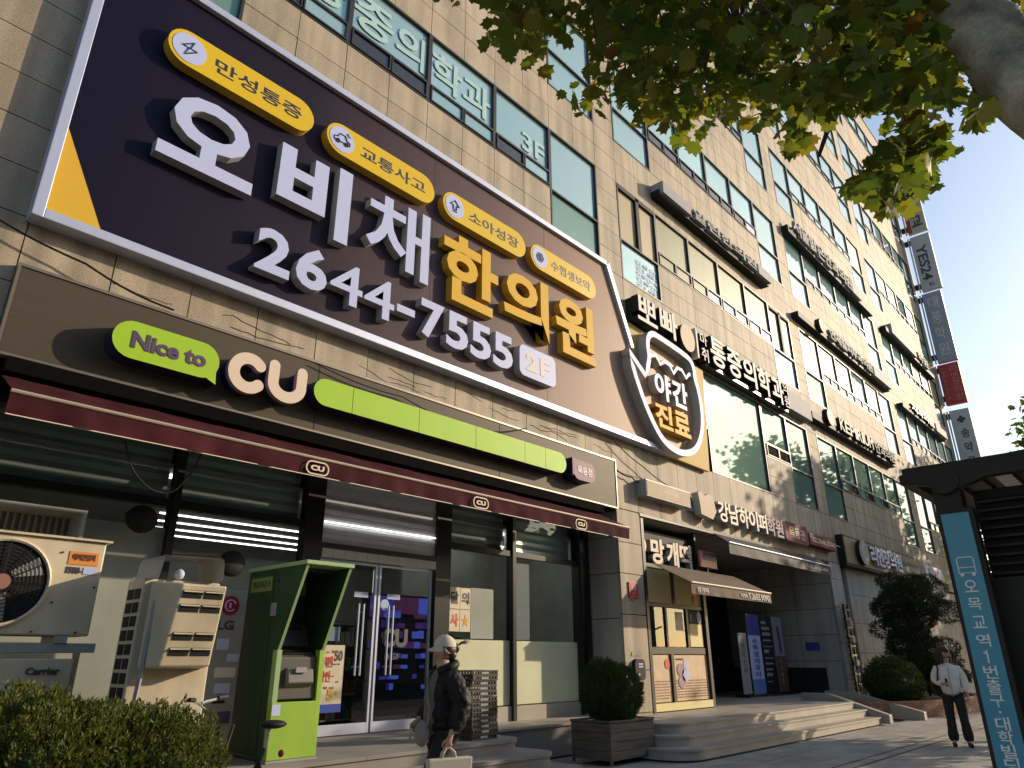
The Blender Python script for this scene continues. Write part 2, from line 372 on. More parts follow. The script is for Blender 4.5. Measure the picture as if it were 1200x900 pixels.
def letter_row(s, box, yf, depth, mats, parent, bold=0.025, gap=0.10, name='letter', axis='y', widths=None):
    x0, x1, z0, z1 = box; n = len(s)
    wd = widths or [0.45 if ch in '1iI.·-' else (0.4 if ch == ' ' else 1.0) for ch in s]
    tot = sum(wd); x = x0; out = []
    for ch, wi in zip(s, wd):
        w = (x1 - x0) * wi / tot
        if ch != ' ':
            zz0, zz1 = z0, z1
            if ch in '-·': zz0, zz1 = z0 + (z1 - z0) * 0.42, z0 + (z1 - z0) * 0.58
            out.append(letters(name, ch, (x + w * gap / 2, x + w * (1 - gap / 2), zz0, zz1), yf, depth, mats, parent, bold, axis))
        x += w
    return out
def pill_poly(x0, x1, z0, z1, n=10):
    r = (z1 - z0) / 2; zc = (z0 + z1) / 2
    p = [(x1 - r + r * math.cos(a), zc + r * math.sin(a)) for a in np.linspace(-math.pi / 2, math.pi / 2, n)]
    return p + [(x0 + r + r * math.cos(a), zc + r * math.sin(a)) for a in np.linspace(math.pi / 2, 1.5 * math.pi, n)]
def round_poly(x0, x1, z0, z1, r, n=5):
    p = []
    for cx, cz, a0 in ((x1 - r, z0 + r, -90), (x1 - r, z1 - r, 0), (x0 + r, z1 - r, 90), (x0 + r, z0 + r, 180)):
        p += [(cx + r * math.cos(math.radians(a0 + 90 * i / n)), cz + r * math.sin(math.radians(a0 + 90 * i / n))) for i in range(n + 1)]
    return p
Rinv = np.array(CR).T
def to_px(p):
    a = np.array(p, float); c = Rinv @ (a - (np.array(CAMLOC) if a.ndim == 1 else np.array(CAMLOC).reshape(3, 1)))
    return 600 + FPX * c[0] / -c[2], 450 - FPX * c[1] / -c[2], -c[2]

# ================================================================== the setting
Y0 = 8.6                                                     # stone face of the building
g = MB().box(-400, 900, -500, 700, -1.2, -0.135)
road = g.build('ground', M['asphalt']); tag(road, 'dark asphalt ground running to the horizon', 'ground', kind='structure')
g = MB().box(-60, 160, -1.75, 60, -0.6, -0.032)
walk = g.build('pavement', M['paving']); tag(walk, 'grey paved pavement in front of the commercial building', 'pavement', kind='structure')
g = MB()
for i in range(-20, 90): g.box(i * 1.5 + 0.004, i * 1.5 + 1.496, -1.93, -1.755, -0.6, -0.01)
kerb = g.build('kerb', M['concrete'], bevel=0.0); tag(kerb, 'pale concrete kerb along the roadside edge of the pavement', 'kerb', kind='structure')
# paving slabs, each its own piece where the photograph shows them
slab_mesh = None
slabs = []
for j in range(-2, 26):
    y = j * 0.33 - 1.0
    for i in range(0, 60):
        x = i * 0.62 + (0.31 if j % 2 else 0) - 1
        if y > 6.1: continue
        u, v, d = to_px((x + 0.3, y + 0.16, 0.0))
        vis = d > 0 and -20 < u < 1160 and v < 912
        slabs.append((0 if vis else 1, d if d > 0 else 99, x, y))
slabs.sort(); rest = MB()
for k, (nv, d, x, y) in enumerate(slabs):
    h = random.uniform(-0.0025, 0.0025)
    if k < 290 and not nv:
        if slab_mesh is None:
            o = MB().box(0, 0.606, 0, 0.316, -0.03, 0).build('paving_slab', M['paving'], walk); slab_mesh = o.data
        else:
            o = link('paving_slab', slab_mesh, walk)
        o.location = (x, y, h)
    else:
        rest.box(x, x + 0.606, y, y + 0.316, -0.03, h)
tag(rest.build('paving_slab', M['paving'], walk), kind='stuff')
g = MB()
for yy in (4.28, 4.52): g.box(6, 30, yy, yy + 0.022, 0.0, 0.006)
g.build('drain_cover', M['black'], walk)

# ------------------------------------------------------------------ the building
A0 = 1.292; PW = 1.8817; BAY = 12.2252; PIT = 4.358
BS = [A0 - BAY + 0.0, A0, A0 + BAY, A0 + 2 * BAY, A0 + 3 * BAY]           # starts of the window bays
XEND = A0 + 4 * BAY + 0.12                                    # right end of the building
T = lambda n: 9.150 + PIT * (n - 2)
MM = lambda n: 7.396 + PIT * (n - 2)
LL = lambda n: 6.192 + PIT * (n - 2)
ROOF = T(8) + 1.45
bld = thing('commercial_building', (25, 14, 0), 'eight-storey beige stone commercial building with bands of blue-green windows', 'building')
mb = MB()
mb.box(-9.5, XEND, 8.80, 21, 4.56, ROOF)                     # core behind the cladding
mb.box(-9.5, XEND, 8.645, 8.80, LL(2) - 1.63, LL(2) - 0.002)
mb.build('wall_core', M['joint'], bld)
mb = MB().box(-9.5, XEND + 0.03, 8.55, 21.1, ROOF + 0.002, ROOF + 0.14); mb.build('parapet_cap', M['stone_grey'], bld)
tiles = []                                                   # (x0,x1,z0,z1)
HW = PW / 2
def add_tiles(x0, x1, z0, z1, nx, nz):
    for i in range(nx):
        for j in range(nz):
            tiles.append((x0 + (x1 - x0) * i / nx, x0 + (x1 - x0) * (i + 1) / nx, z0 + (z1 - z0) * j / nz, z0 + (z1 - z0) * (j + 1) / nz))
for bi, b in enumerate(BS):
    e = b + 6 * PW
    for n in range(2, 9):
        if n == 8: add_tiles(b, e, T(8), ROOF, 12, 2)
        else: add_tiles(b, e, T(n), LL(n + 1), 12, 2)
        if n == 2 and bi == 2:
            add_tiles(b + 4 * PW, b + 5 * PW, LL(2), MM(2), 2, 2)
        else:
            add_tiles(b + PW, e - PW, LL(n), MM(n), 8, 2)
        add_tiles(e, b + BAY, LL(n), MM(n), 1, 2); add_tiles(e, b + BAY, MM(n), T(n), 1, 3)
        add_tiles(e, b + BAY, T(n), LL(n + 1) if n < 8 else ROOF, 1, 2)
    add_tiles(b, b + BAY, LL(2) - 0.82, LL(2), 13, 1); add_tiles(b, b + BAY, LL(2) - 1.63, LL(2) - 0.82, 13, 1)
scored = []
for t in tiles:
    cx, cz = (t[0] + t[1]) / 2, (t[2] + t[3]) / 2
    u, v, d = to_px((cx, Y0, cz))
    hid = (1.3 < cx < 15.4 and 6.2 < cz < 10.4) or (1.4 < cx < 12.5 and cz < 5.5)
    inside = d > 0 and -30 < u < 1230 and -40 < v < 920 and not hid
    scored.append((0 if inside else 1, d if d > 0 else 999, t))
scored.sort(key=lambda q: (q[0], q[1]))
stuff = MB(); cache = {}
for k, (ni, d, t) in enumerate(scored):
    x0, x1, z0, z1 = t; ww = round(x1 - x0 - 0.014, 3); hh = round(z1 - z0 - 0.014, 3); dy = random.uniform(-0.002, 0.002)
    if k < 298 and not ni:
        if (ww, hh) not in cache:
            o = MB().box(0, ww, 0, 0.05, 0, hh).build('stone_tile', M['stone'], None); o.parent = bld; cache[(ww, hh)] = o.data
        else:
            o = link('stone_tile', cache[(ww, hh)], bld)
        o.location = Vector((x0 + 0.007, Y0 + dy, z0 + 0.007)) - origin(bld)
    else:
        stuff.box(x0 + 0.007, x1 - 0.007, Y0 + dy, Y0 + 0.05, z0 + 0.007, z1 - 0.007)
tag(stuff.build('stone_tile', M['stone'], bld), kind='stuff')

# ---- windows
def window(x0, x1, z0, z1, splits, panes, tilt=0.0012, small=None):
    """frame part with its panes as sub-parts; splits = transom heights"""
    f = 0.045; m = MB()
    m.box(x0, x0 + f, Y0 - 0.012, 8.78, z0, z1); m.box(x1 - f, x1, Y0 - 0.012, 8.78, z0, z1)
    m.box(x0 + f, x1 - f, Y0 - 0.010, 8.78, z0, z0 + f); m.box(x0 + f, x1 - f, Y0 - 0.010, 8.78, z1 - f, z1)
    zs = [z0] + splits + [z1]
    for s in splits: m.box(x0 + f, x1 - f, Y0 - 0.008, 8.78, s - 0.022, s + 0.022)
    if small is not None:                                      # opening sash at the foot, standing a little proud
        a, b_ = zs[0] + 0.05, zs[1] - 0.03
        xm = (x0 + x1) / 2
        for xa, xb in ((x0 + 0.05, xm - 0.012), (xm + 0.012, x1 - 0.05)):
            m.box(xa, xa + 0.03, Y0 - 0.035, Y0 + 0.02, a, b_); m.box(xb - 0.03, xb, Y0 - 0.035, Y0 + 0.02, a, b_)
            m.box(xa + 0.03, xb - 0.03, Y0 - 0.033, Y0 + 0.02, a, a + 0.03); m.box(xa + 0.03, xb - 0.03, Y0 - 0.033, Y0 + 0.02, b_ - 0.03, b_)
    o = m.build('window', M['frame'], bld)
    for i in range(len(zs) - 1):
        za, zb = zs[i] + 0.02, zs[i + 1] - 0.02; mt = panes[i]
        t1, t2 = random.gauss(0, tilt), random.gauss(0, tilt)
        ya = 8.655
        vs = []
        for yy in (ya, ya + 0.012):
            for (xx, zz, sx, sz) in ((x0 + 0.02, za, -1, -1), (x1 - 0.02, za, 1, -1), (x1 - 0.02, zb, 1, 1), (x0 + 0.02, zb, -1, 1)):
                vs.append((xx, yy + sx * t1 * (x1 - x0) / 2 + sz * t2 * (zb - za) / 2, zz))
        p = MB().add(vs, [(0, 1, 2, 3), (7, 6, 5, 4), (0, 4, 5, 1), (1, 5, 6, 2), (2, 6, 7, 3), (3, 7, 4, 0)])
        if i == 0 and small is not None:
            xm = (x0 + x1) / 2
            for xa, xb, mm in ((x0 + 0.06, xm - 0.02, small[0]), (xm + 0.02, x1 - 0.06, small[1])):
                MB().box(xa, xb, Y0 + 0.002, Y0 + 0.012, zs[0] + 0.06, zs[1] - 0.04).build('pane', mm, o)
            continue
        p.build('pane', mt, o)
    return o
DP, CO, C2, BL, BW = M['darkpane'], M['coated'], M['coated2'], M['blind'], M['blindwarm']
for bi, b in enumerate(BS[1:]):
    for n in range(2, 9):
        for k in range(6):
            x0, x1 = b + k * PW, b + (k + 1) * PW
            if n == 2 and bi == 1 and k in (2, 3):
                if k == 2: window(x0 + 0.0, x1 + PW - 0.06, LL(2), T(2), [], [C2], 0.0005)
                continue
            main = C2 if n == 2 else CO
            lowm = C2 if n <= 3 else CO
            if n == 3 and bi == 1: main = BL if 1 <= k <= 4 else BW
            if n == 3 and bi == 1 and k in (0, 5): lowm = CO
            if n == 3 and bi == 2 and k <= 2: main = BL
            if n == 3 and bi == 2 and k == 4: main = BW
            if n == 4 and bi == 3 and k >= 3: main = BL
            if n == 5 and bi == 2 and k == 5: main = BW
            if n == 5 and bi == 3 and k >= 1: main = random.choice([BL, BW, CO])
            if k in (0, 5):
                window(x0, x1, LL(n), T(n), [MM(n)], [lowm, main])
            else:
                sm = random.choice([(DP, DP), (DP, DP), (DP, CO), (CO, DP), (CO, CO)])
                if n == 3 and bi == 0: sm = [(DP, CO), (DP, DP), (CO, CO), (DP, CO)][k - 1]
                if n == 3 and bi == 1: sm = [(BL, BL), (BL, CO), (CO, CO), (CO, CO)][k - 1]
                if n == 4 and bi == 1: sm = [(DP, DP), (DP, DP), (DP, DP), (DP, M['white'])][k - 1]
                window(x0, x1, MM(n), T(n), [MM(n) + 0.46], [main, main], small=sm)
# warm blind sash bars on the lit third-floor end windows, and printed vinyl on the third-floor panes of the first bay
wins = [o for o in bld.children if o.name.startswith('window')]
def win_at(x, n):
    return min(wins, key=lambda o: (abs(sum(v.co.x for v in o.data.vertices) / len(o.data.vertices) + origin(bld).x - x) + 0.9 * abs(max(v.co.z for v in o.data.vertices) - T(n))))
for (x0, n) in ((BS[2], 3), (BS[2] + 5 * PW, 3)):
    w_ = win_at(x0 + PW / 2, n)
    MB().box(x0 + PW * 0.47, x0 + PW * 0.55, Y0 - 0.02, 8.66, MM(n) + 0.02, T(n) - 0.045).build('sash_bar', M['black'], w_)
    MB().box(x0 + 0.045, x0 + PW - 0.045, Y0 - 0.02, 8.66, T(n) - 0.16, T(n) - 0.046).build('sash_head', M['black'], w_)
for s, k, fx in (('통증', 1, (0.06, 0.94)), ('의', 2, (0.56, 0.95)), ('중', 2, (0.04, 0.52)), ('학과', 3, (0.05, 0.95)), ('3F', 4, (0.50, 0.92))):
    x0 = BS[1] + k * PW; w_ = win_at(x0 + PW / 2, 3)
    zz = (MM(3) + 0.62, T(3) - 0.28) if s != '3F' else (MM(3) + 0.60, MM(3) + 1.12)
    letters('vinyl_letter', s, (x0 + fx[0] * PW, x0 + fx[1] * PW, *zz), 8.630, 0.008, M['vinyl'], w_, 0.02)
w_ = win_at(BS[2] + PW / 2, 3)
for r in range(5): letters('vinyl_letter', '진료안내'[: 2 + r % 3], (BS[2] + 0.75, BS[2] + 1.75, LL(3) + 0.12 + r * 0.17, LL(3) + 0.24 + r * 0.17), 8.630, 0.006, M['white'], w_, 0.0)

# ---- ground storey: piers, shop recesses, entrance hall
CUL, CUR, EL, ER = 1.30, 12.65, 13.53, 24.90
for q in ((-9.5, CUL - 0.05, 8.645, 21), (CUR + 0.05, EL - 0.05, 8.645, 13.0), (ER + 0.05, 25.95, 8.645, 13), (26.65, XEND, 8.70, 13), (25.95, 26.65, 9.4, 13)):
    MB().box(*q, -0.1, 4.555).build('pier_core', M['joint'], bld)
for xa, xb, rows in ((-0.6, CUL - 0.004, [(0, .95), (.95, 1.95), (1.95, 2.95), (2.95, 3.75), (3.75, 4.555)]),
                     (CUR + 0.004, EL - 0.004, [(0, .52), (.52, 1.31), (1.31, 2.38), (2.38, 3.2), (3.2, 3.85), (3.85, 4.555)]),
                     (ER + 0.004, 25.95, [(0, .9), (.9, 2.0), (2.0, 3.1), (3.1, 4.0), (4.0, 4.555)])):
    for za, zb in rows:
        m = MB().box(xa, xb, Y0, Y0 + 0.05, za + 0.008, zb - 0.008)
        m.build('stone_tile', M['stone'] if xa < 20 else M['stone_grey'], bld)
for side, x, ya, yb in (('L', CUL - 0.05, 8.655, 9.5), ('R', CUR, 8.655, 9.5)):
    for za, zb in ((0.5, 1.38), (1.38, 2.30), (2.30, 3.2), (3.2, 3.95), (3.95, 4.5)):
        MB().box(x, x + 0.05, ya, yb, za + 0.008, zb - 0.008).build('stone_tile', M['stone_grey'], bld)
for i in range(3):                                            # right return wall of the entrance
    for j, (za, zb) in enumerate(((0.48, 1.45), (1.45, 2.25), (2.25, 3.05), (3.05, 3.85), (3.85, 4.55))):
        MB().box(ER, ER + 0.05, 8.66 + i * 1.25 + 0.008, 8.66 + (i + 1) * 1.25 - 0.008, za + 0.008, zb - 0.008).build('stone_tile', M['stone_grey'], bld)
for i in range(7):                                            # clad wall right of the pipes
    for j, (za, zb) in enumerate(((0.0, 0.75), (0.75, 1.7), (1.7, 2.65), (2.65, 3.6), (3.6, 4.5))):
        MB().box(26.65 + i * 1.55 + 0.008, 26.65 + (i + 1) * 1.55 - 0.008, 8.655, 8.70, za + 0.008, zb - 0.008).build('stone_tile', M['stone_grey'], bld)
mb = MB().box(37.6, XEND, 8.655, 8.70, 0, 4.5); mb.build('plinth_cladding', M['stone_grey'], bld)
mb = MB(); mb.box(26.61, 26.645, 8.66, 9.4, 0, 4.5); mb.build('recess_return', M['stone_grey'], bld)
# soffits and lintels
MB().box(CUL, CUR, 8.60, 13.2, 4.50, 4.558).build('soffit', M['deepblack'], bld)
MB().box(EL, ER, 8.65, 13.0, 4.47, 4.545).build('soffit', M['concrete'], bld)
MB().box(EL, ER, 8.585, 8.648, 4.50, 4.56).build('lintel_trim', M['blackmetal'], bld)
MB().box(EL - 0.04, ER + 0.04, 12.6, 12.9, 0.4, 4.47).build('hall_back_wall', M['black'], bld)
dm = MB(); dm.box(17.3, 20.9, 11.8, 11.9, 0.49, 3.6)
dr = dm.build('hall_door', M['blackmetal'], bld)
for x in (17.35, 18.3, 19.2, 20.1): MB().box(x, x + 0.09, 11.72, 11.8, 0.49, 3.5).build('door_stile', M['frame'], dr)
for x in (18.05, 19.95): MB().tube([(x, 11.66, 1.2), (x, 11.66, 2.3)], 0.02).build('door_handle', M['alu'], dr)
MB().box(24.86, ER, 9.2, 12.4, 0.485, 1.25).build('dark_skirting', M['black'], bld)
MB().box(24.86, 24.896, 9.3, 9.75, 1.78, 2.02).build('blue_notice', M['blue'], bld)
# entrance floor and steps
st = thing('entrance_steps', (16.5, 7, 0), 'three curved-ended granite steps up to the open building entrance', 'steps')
def step_poly(xl, xr, yf, r, yb=8.6, rr=0.05):
    p = [(xl + r - r * math.sin(a), yf + r - r * math.cos(a)) for a in np.linspace(math.pi / 2, 0, 8)]
    return [(xl, yb)] + p + [(xr, yf), (xr, yb)]
for i, (yf, z0, z1, xl) in enumerate(((6.40, 0.0, 0.16, 11.0), (6.72, 0.16, 0.32, 11.25), (7.02, 0.32, 0.48, 11.5))):
    body = [(x, y + 0.02) if y < 8.5 else (x, y) for x, y in step_poly(xl + 0.02, 20.5, yf, 0.55)]
    MB().prismz(body, z0, z1 - 0.035).build('riser', M['step'], st)
    nos = step_poly(xl, 20.52, yf, 0.55)
    # nosing slabs cut every 1.4 m
    xs = [xl] + [xl + 1.1 + 1.4 * k for k in range(12) if xl + 1.1 + 1.4 * k < 19.6] + [20.52]
    for a, b_ in zip(xs[:-1], xs[1:]):
        if a == xl:
            pol = [(xl, 8.6)] + [q for q in nos if q[0] <= xl + 0.56 and q[1] < 8.5] + [(b_ - 0.003, yf), (b_ - 0.003, 8.6)]
        else:
            pol = [(a + 0.003, 8.6), (a + 0.003, yf), (b_ - 0.003, yf), (b_ - 0.003, 8.6)]
        MB().prismz(pol, z1 - 0.035, z1).build('step_slab', M['step'], st)
MB().box(EL - 0.02, ER, 8.6, 12.6, 0.30, 0.478).build('landing', M['step'], st)
MB().box(20.5, ER + 1.0, 8.0, 8.6, 0.0, 0.47).build('landing', M['step'], st)
for nm, xc, ln in (('near', 20.60, 0), ('far', 22.3, 0.35)):
    c = MB().prismx([(6.25 - ln, 0.0), (8.4, 0.0), (8.4, 0.66), (7.7, 0.66), (6.25 - ln, 0.20)], xc, xc + 0.24)
    own('ramp_cheek', c, M['step'], ('low sloping stone cheek wall touching the right ends of the entrance steps' if nm == 'near' else 'low sloping stone cheek wall on the brick planter side of the ramp'), 'cheek wall', 'stone cheeks flanking the ramp', bevel=0.01)
# store platform with its rounded steps
sp_ = thing('store_steps', (5, 7.6, 0), 'worn grey stone steps and platform in front of the convenience store', 'steps')
def plat(xl, xr, yf, z0, z1):
    r = 0.32
    p = [(xl, 9.5), (xl, yf), (xr - r, yf)] + [(xr - r + r * math.sin(a), yf + r - r * math.cos(a)) for a in np.linspace(0, math.pi / 2, 7)] + [(xr, 9.5)]
    pin = [(x - 0.02 if x > xl else x, y + 0.02 if y < 9 else y) for x, y in p]
    MB().prismz(pin, z0, z1 - 0.04).build('riser', M['concrete'], sp_)
    xs = [xl, xl + 1.3, xl + 2.6]
    for a, b_ in zip(xs, xs[1:] + [None]):
        if b_ is None: pol = [(a + 0.003, 9.5), (a + 0.003, yf)] + [q for q in p if q[0] > a + 0.1]
        else: pol = [(a + 0.003, 9.5), (a + 0.003, yf), (b_ - 0.003, yf), (b_ - 0.003, 9.5)]
        MB().prismz(pol, z1 - 0.04, z1).build('step_slab', M['concrete'], sp_)
plat(4.15, 8.60, 6.45, 0.0, 0.17); plat(4.15, 8.42, 6.85, 0.17, 0.34); plat(4.15, 8.15, 7.25, 0.34, 0.505)
MB().box(-3.0, 4.147, 6.72, 9.5, 0.0, 0.503).build('unit_plinth', M['concrete'], sp_)
MB().box(8.15, CUR, 8.46, 9.5, 0.0, 0.46).build('plinth', M['concrete'], sp_)
MB().box(8.15, CUR + 0.02, 8.42, 9.5, 0.463, 0.50).build('plinth_coping', M['step'], sp_)

# ================================================================== convenience store front (parts of the building)
YG = 9.45
MUL = [CUL + 0.02, 3.74, 5.72, 8.22, 10.22, 12.30, CUR - 0.05]
front = MB().box(CUL, CUR, YG - 0.07, YG + 0.05, 4.3, 4.495).build('storefront', M['blackmetal'], bld)
for x, wd in ((CUL + 0.05, 0.12), (3.74, 0.09), (5.80, 0.30), (8.40, 0.34), (10.22, 0.09), (12.25, 0.10), (12.52, 0.14)):
    MB().box(x - wd / 2, x + wd / 2, YG - 0.10, YG + 0.08, 0.5, 4.298).build('mullion', M['blackmetal'], front)
for xa, xb in ((CUL, 5.65), (8.57, 12.2)): MB().box(xa, xb, YG - 0.07, YG + 0.05, 3.36, 3.46).build('transom', M['blackmetal'], front)
MB().box(8.57, 12.5, YG - 0.05, YG + 0.06, 0.5, 0.74).build('kick_plate', M['step'], front)
MB().box(CUL, 5.65, YG - 0.05, YG + 0.06, 0.5, 0.80).build('kick_plate', M['step'], front)
for xa, xb, top in ((1.42, 3.69, 'filmgrey'), (3.79, 5.65, 'glassdark'), (8.57, 10.17, 'glassdark'), (10.27, 12.2, 'glassdark')):
    MB().box(xa, xb, YG, YG + 0.01, 3.46, 4.30).build('glass_pane', M['glass'], front)
    MB().box(xa, xb, YG, YG + 0.01, 0.76, 3.36).build('glass_pane', M['glass'], front)
MB().box(1.42, 3.69, YG - 0.008, YG - 0.004, 0.80, 3.10).build('frosted_film', M['filmgrey'], front)
MB().box(3.79, 4.75, YG - 0.008, YG - 0.004, 0.80, 2.35).build('frosted_film', M['filmgrey'], front)
MB().box(8.57, 10.17, YG - 0.008, YG - 0.004, 0.76, 1.84).build('frosted_film', M['film'], front)
MB().box(10.27, 12.2, YG - 0.008, YG - 0.004, 0.76, 1.84).build('frosted_film', M['film'], front)
# roller shutter over the doors
for i in range(8):
    z0 = 3.17 + i * 0.145
    MB().prismx([(YG - 0.05, z0), (YG + 0.02, z0), (YG + 0.02, z0 + 0.14), (YG - 0.05, z0 + 0.14), (YG - 0.058, z0 + 0.07)], 5.95, 8.23).build('shutter_slat', M['shutter'], front)
MB().box(5.95, 8.23, YG - 0.10, YG + 0.03, 3.09, 3.165).build('shutter_foot', M['blackmetal'], front)
for i in range(11):
    MB().box(5.97 + i * 0.205, 5.97 + i * 0.205 + 0.198, YG - 0.11, YG - 0.06, 2.95, 3.08).build('valance_tile', M['offwhite'], front)
for (xa, xb) in ((1.42, 3.69), (3.79, 5.65), (8.57, 10.17), (10.27, 12.2)):
    for i in range(6):
        z0 = 3.44 + i * 0.15
        MB().prismx([(9.62, z0), (9.68, z0), (9.68, z0 + 0.145), (9.62, z0 + 0.145), (9.605, z0 + 0.07)], xa, xb).build('shutter_slat', M['shutter'], front)
# glass doors
for k, (xa, xb, hx) in enumerate(((5.98, 7.06, 6.93), (7.10, 8.2, 7.23))):
    d = MB(); d.box(xa, xa + 0.035, YG - 0.04, YG + 0.01, 0.52, 2.94); d.box(xb - 0.035, xb, YG - 0.04, YG + 0.01, 0.52, 2.94)
    d.box(xa + 0.035, xb - 0.035, YG - 0.038, YG + 0.01, 0.52, 0.66); d.box(xa + 0.035, xb - 0.035, YG - 0.038, YG + 0.01, 2.90, 2.94)
    door = d.build('glass_door', M['alu'], bld)
    MB().box(xa + 0.035, xb - 0.035, YG - 0.02, YG - 0.008, 0.66, 2.90).build('glass_pane', M['glass'], door)
    for dx in (0, 0.09):
        hp = hx - 0.13 - dx if k == 0 else hx + 0.05 + dx
        MB().tube([(hp, YG - 0.09, 1.30), (hp, YG - 0.09, 2.32)], 0.017).tube([(hp, YG - 0.09, 1.42), (hp, YG - 0.01, 1.42)], 0.01, 5).tube([(hp, YG - 0.09, 2.2), (hp, YG - 0.01, 2.2)], 0.01, 5).build('door_handle', M['alu'], door)
    MB().box(hx - 0.28 if k == 0 else hx + 0.05, (hx - 0.28 if k == 0 else hx + 0.05) + 0.26, YG - 0.03, YG - 0.022, 2.42, 2.50).build('door_notice', M['white'], door)
MB().disc((7.24, YG - 0.032, 2.33), 0.085, 'y', 0.006).build('round_sticker', mat('pale_blue_sticker', (0.35, 0.52, 0.70), 0.4), front)
letters('door_logo', 'CU', (7.22, 7.74, 1.70, 1.98), YG - 0.028, 0.006, M['darkgrey'], front, 0.05)
letters('door_logo', 'BGF', (7.30, 7.60, 1.52, 1.61), YG - 0.028, 0.006, M['darkgrey'], front, 0.02)
MB().box(6.0, 6.55, YG - 0.035, YG - 0.028, 0.82, 1.72).build('door_poster', M['poster'], front)
for s, z, mm, xx in (('간편', 1.42, 'print_red', (6.08, 6.36)), ('50', 1.50, 'darkgrey', (6.38, 6.52)), ('할인', 1.22, 'print_red', (6.15, 6.33)), ('5', 0.98, 'gold', (6.3, 6.4))):
    letters('poster_print', s, (*xx, z, z + 0.15), YG - 0.040, 0.004, M[mm], front, 0.03)
pq = random.Random(5)
for r_ in range(9):
    for c_ in range(5):
        if pq.random() < 0.55: MB().box(6.03 + c_ * 0.1, 6.03 + c_ * 0.1 + pq.uniform(0.03, 0.085), YG - 0.038, YG - 0.035, 0.97 + r_ * 0.08, 0.97 + r_ * 0.08 + pq.uniform(0.015, 0.05)).build('poster_print', M[pq.choice(['print_red', 'print_brown', 'darkgrey', 'gold', 'print_red'])], front)
MB().box(6.0, 6.55, YG - 0.040, YG - 0.036, 0.82, 0.93).build('poster_footer', M['blue'], front)
MB().box(6.1, 6.5, YG + 0.05, YG + 0.06, 1.78, 1.98).build('door_poster', M['white'], front)
# poster sheet of four squares by the door
for (xa, za, ch, mm) in ((8.62, 2.34, '달', 'darkgrey'), (8.88, 2.34, '의', 'darkgrey'), (8.62, 1.97, '사', 'print_red'), (8.88, 1.97, '★', 'gold')):
    s_ = MB().box(xa, xa + 0.25, YG - 0.03, YG - 0.02, za, za + 0.36).build('poster_sheet', M['poster'], front)
    letters('poster_print', ch, (xa + 0.03, xa + 0.22, za + 0.08, za + 0.29), YG - 0.034, 0.004, M[mm], front, 0.04)
MB().box(9.15, 9.72, YG - 0.02, YG - 0.012, 1.86, 2.72).build('window_poster', M['filmgrey'], front)
MB().box(10.30, 10.80, YG + 0.05, YG + 0.06, 1.86, 3.3).build('window_poster', M['mauve'], front)
# ventilation box in the left pane
v = MB(); v.box(1.5, 2.62, YG - 0.5, YG - 0.02, 3.06, 3.10); v.box(2.58, 2.62, YG - 0.5, YG - 0.02, 2.62, 3.06)
vb = v.build('vent_box', M['acgrey'], front)
for i in range(14): MB().box(1.6 + i * 0.07, 1.625 + i * 0.07, YG - 0.06, YG - 0.02, 2.62, 3.06).build('vent_bar', M['acgrey'], vb)
for i, (x, z) in enumerate(((3.28, 3.12), (4.50, 2.70))):
    d = MB().ellipsoid((x, YG - 0.30, z), (0.19, 0.06, 0.17)); d.tube([(x, YG - 0.28, z), (x - 0.1, YG - 0.02, z + 0.1)], 0.015, 6)
    own('dish_fan', d, M['black'], ('dark oval wall dish high in front of the left store glass' if i == 0 else 'dark oval wall dish in front of the glass near the green cash machine'), 'dish', 'dark dishes on the store front', smooth=True)
# interior
it = MB(); it.box(1.3, 12.6, 17.0, 17.1, 0.5, 4.4); it.box(1.2, 1.3, 9.6, 17, 0.5, 4.4); it.box(12.62, 12.65, 9.6, 17, 0.5, 4.4)
inn = it.build('shop_interior', M['interior'], bld)
MB().box(1.3, 12.6, 9.56, 17, 0.44, 0.50).build('shop_floor', M['concrete'], inn)
MB().box(1.3, 12.6, 9.56, 17, 3.92, 3.97).build('shop_ceiling', M['interior'], inn)
for i in range(5):
    MB().box(4.7 + 0.15 * i, 8.6 + 0.6 * i, 12.0 + i * 0.75, 12.022 + i * 0.75, 3.895, 3.915).build('ceiling_tube', M['lamp'], inn)
MB().box(6.1, 8.2, 10.2, 10.23, 3.87, 3.915).build('ceiling_tube', M['lamp'], inn)
for yy in (11.2, 11.9): MB().box(9.1, 12.0, yy, yy + 0.012, 3.90, 3.915).build('ceiling_tube', M['lamp'], inn)
MB().box(5.97, 8.2, YG - 0.10, YG - 0.085, 3.47, 3.482).build('shutter_light', M['lamp'], inn)
MB().box(9.9, 12.6, 12.3, 12.36, 0.5, 3.92).build('partition', M['interior'], inn)
for xa, xb in ((1.6, 5.4), (8.8, 12.2)): MB().box(xa, xb, 9.95, 10.0, 3.87, 3.915).build('ceiling_tube', M['lamp'], inn)  # unseen tubes added behind the shutter slats to brighten the shop
pr = [mat('product_%s' % n, c, 0.4) for n, c in (('red', (0.3, 0.05, 0.04)), ('cream', (0.4, 0.36, 0.28)), ('blue', (0.06, 0.1, 0.28)), ('green', (0.08, 0.2, 0.08)), ('brown', (0.16, 0.09, 0.05)))]
for sx in (6.2, 7.4, 9.6):
    sh = MB()
    for z in (0.55, 0.95, 1.35, 1.75, 2.1): sh.box(sx, sx + 1.05, 11.2, 11.6, z, z + 0.03)
    sh.box(sx, sx + 1.05, 11.6, 11.63, 0.5, 2.2)
    o = sh.build('shop_shelf', M['acgrey'], inn)
    pk = MB()
    for z in (0.58, 0.98, 1.38, 1.78):
        x = sx + 0.02
        while x < sx + 0.95:
            wd = random.uniform(0.06, 0.12); pk.box(x, x + wd, 11.22, 11.35, z, z + random.uniform(0.15, 0.3), random.randrange(5)); x += wd + 0.015
    tag(pk.build('goods', pr, inn), kind='stuff')
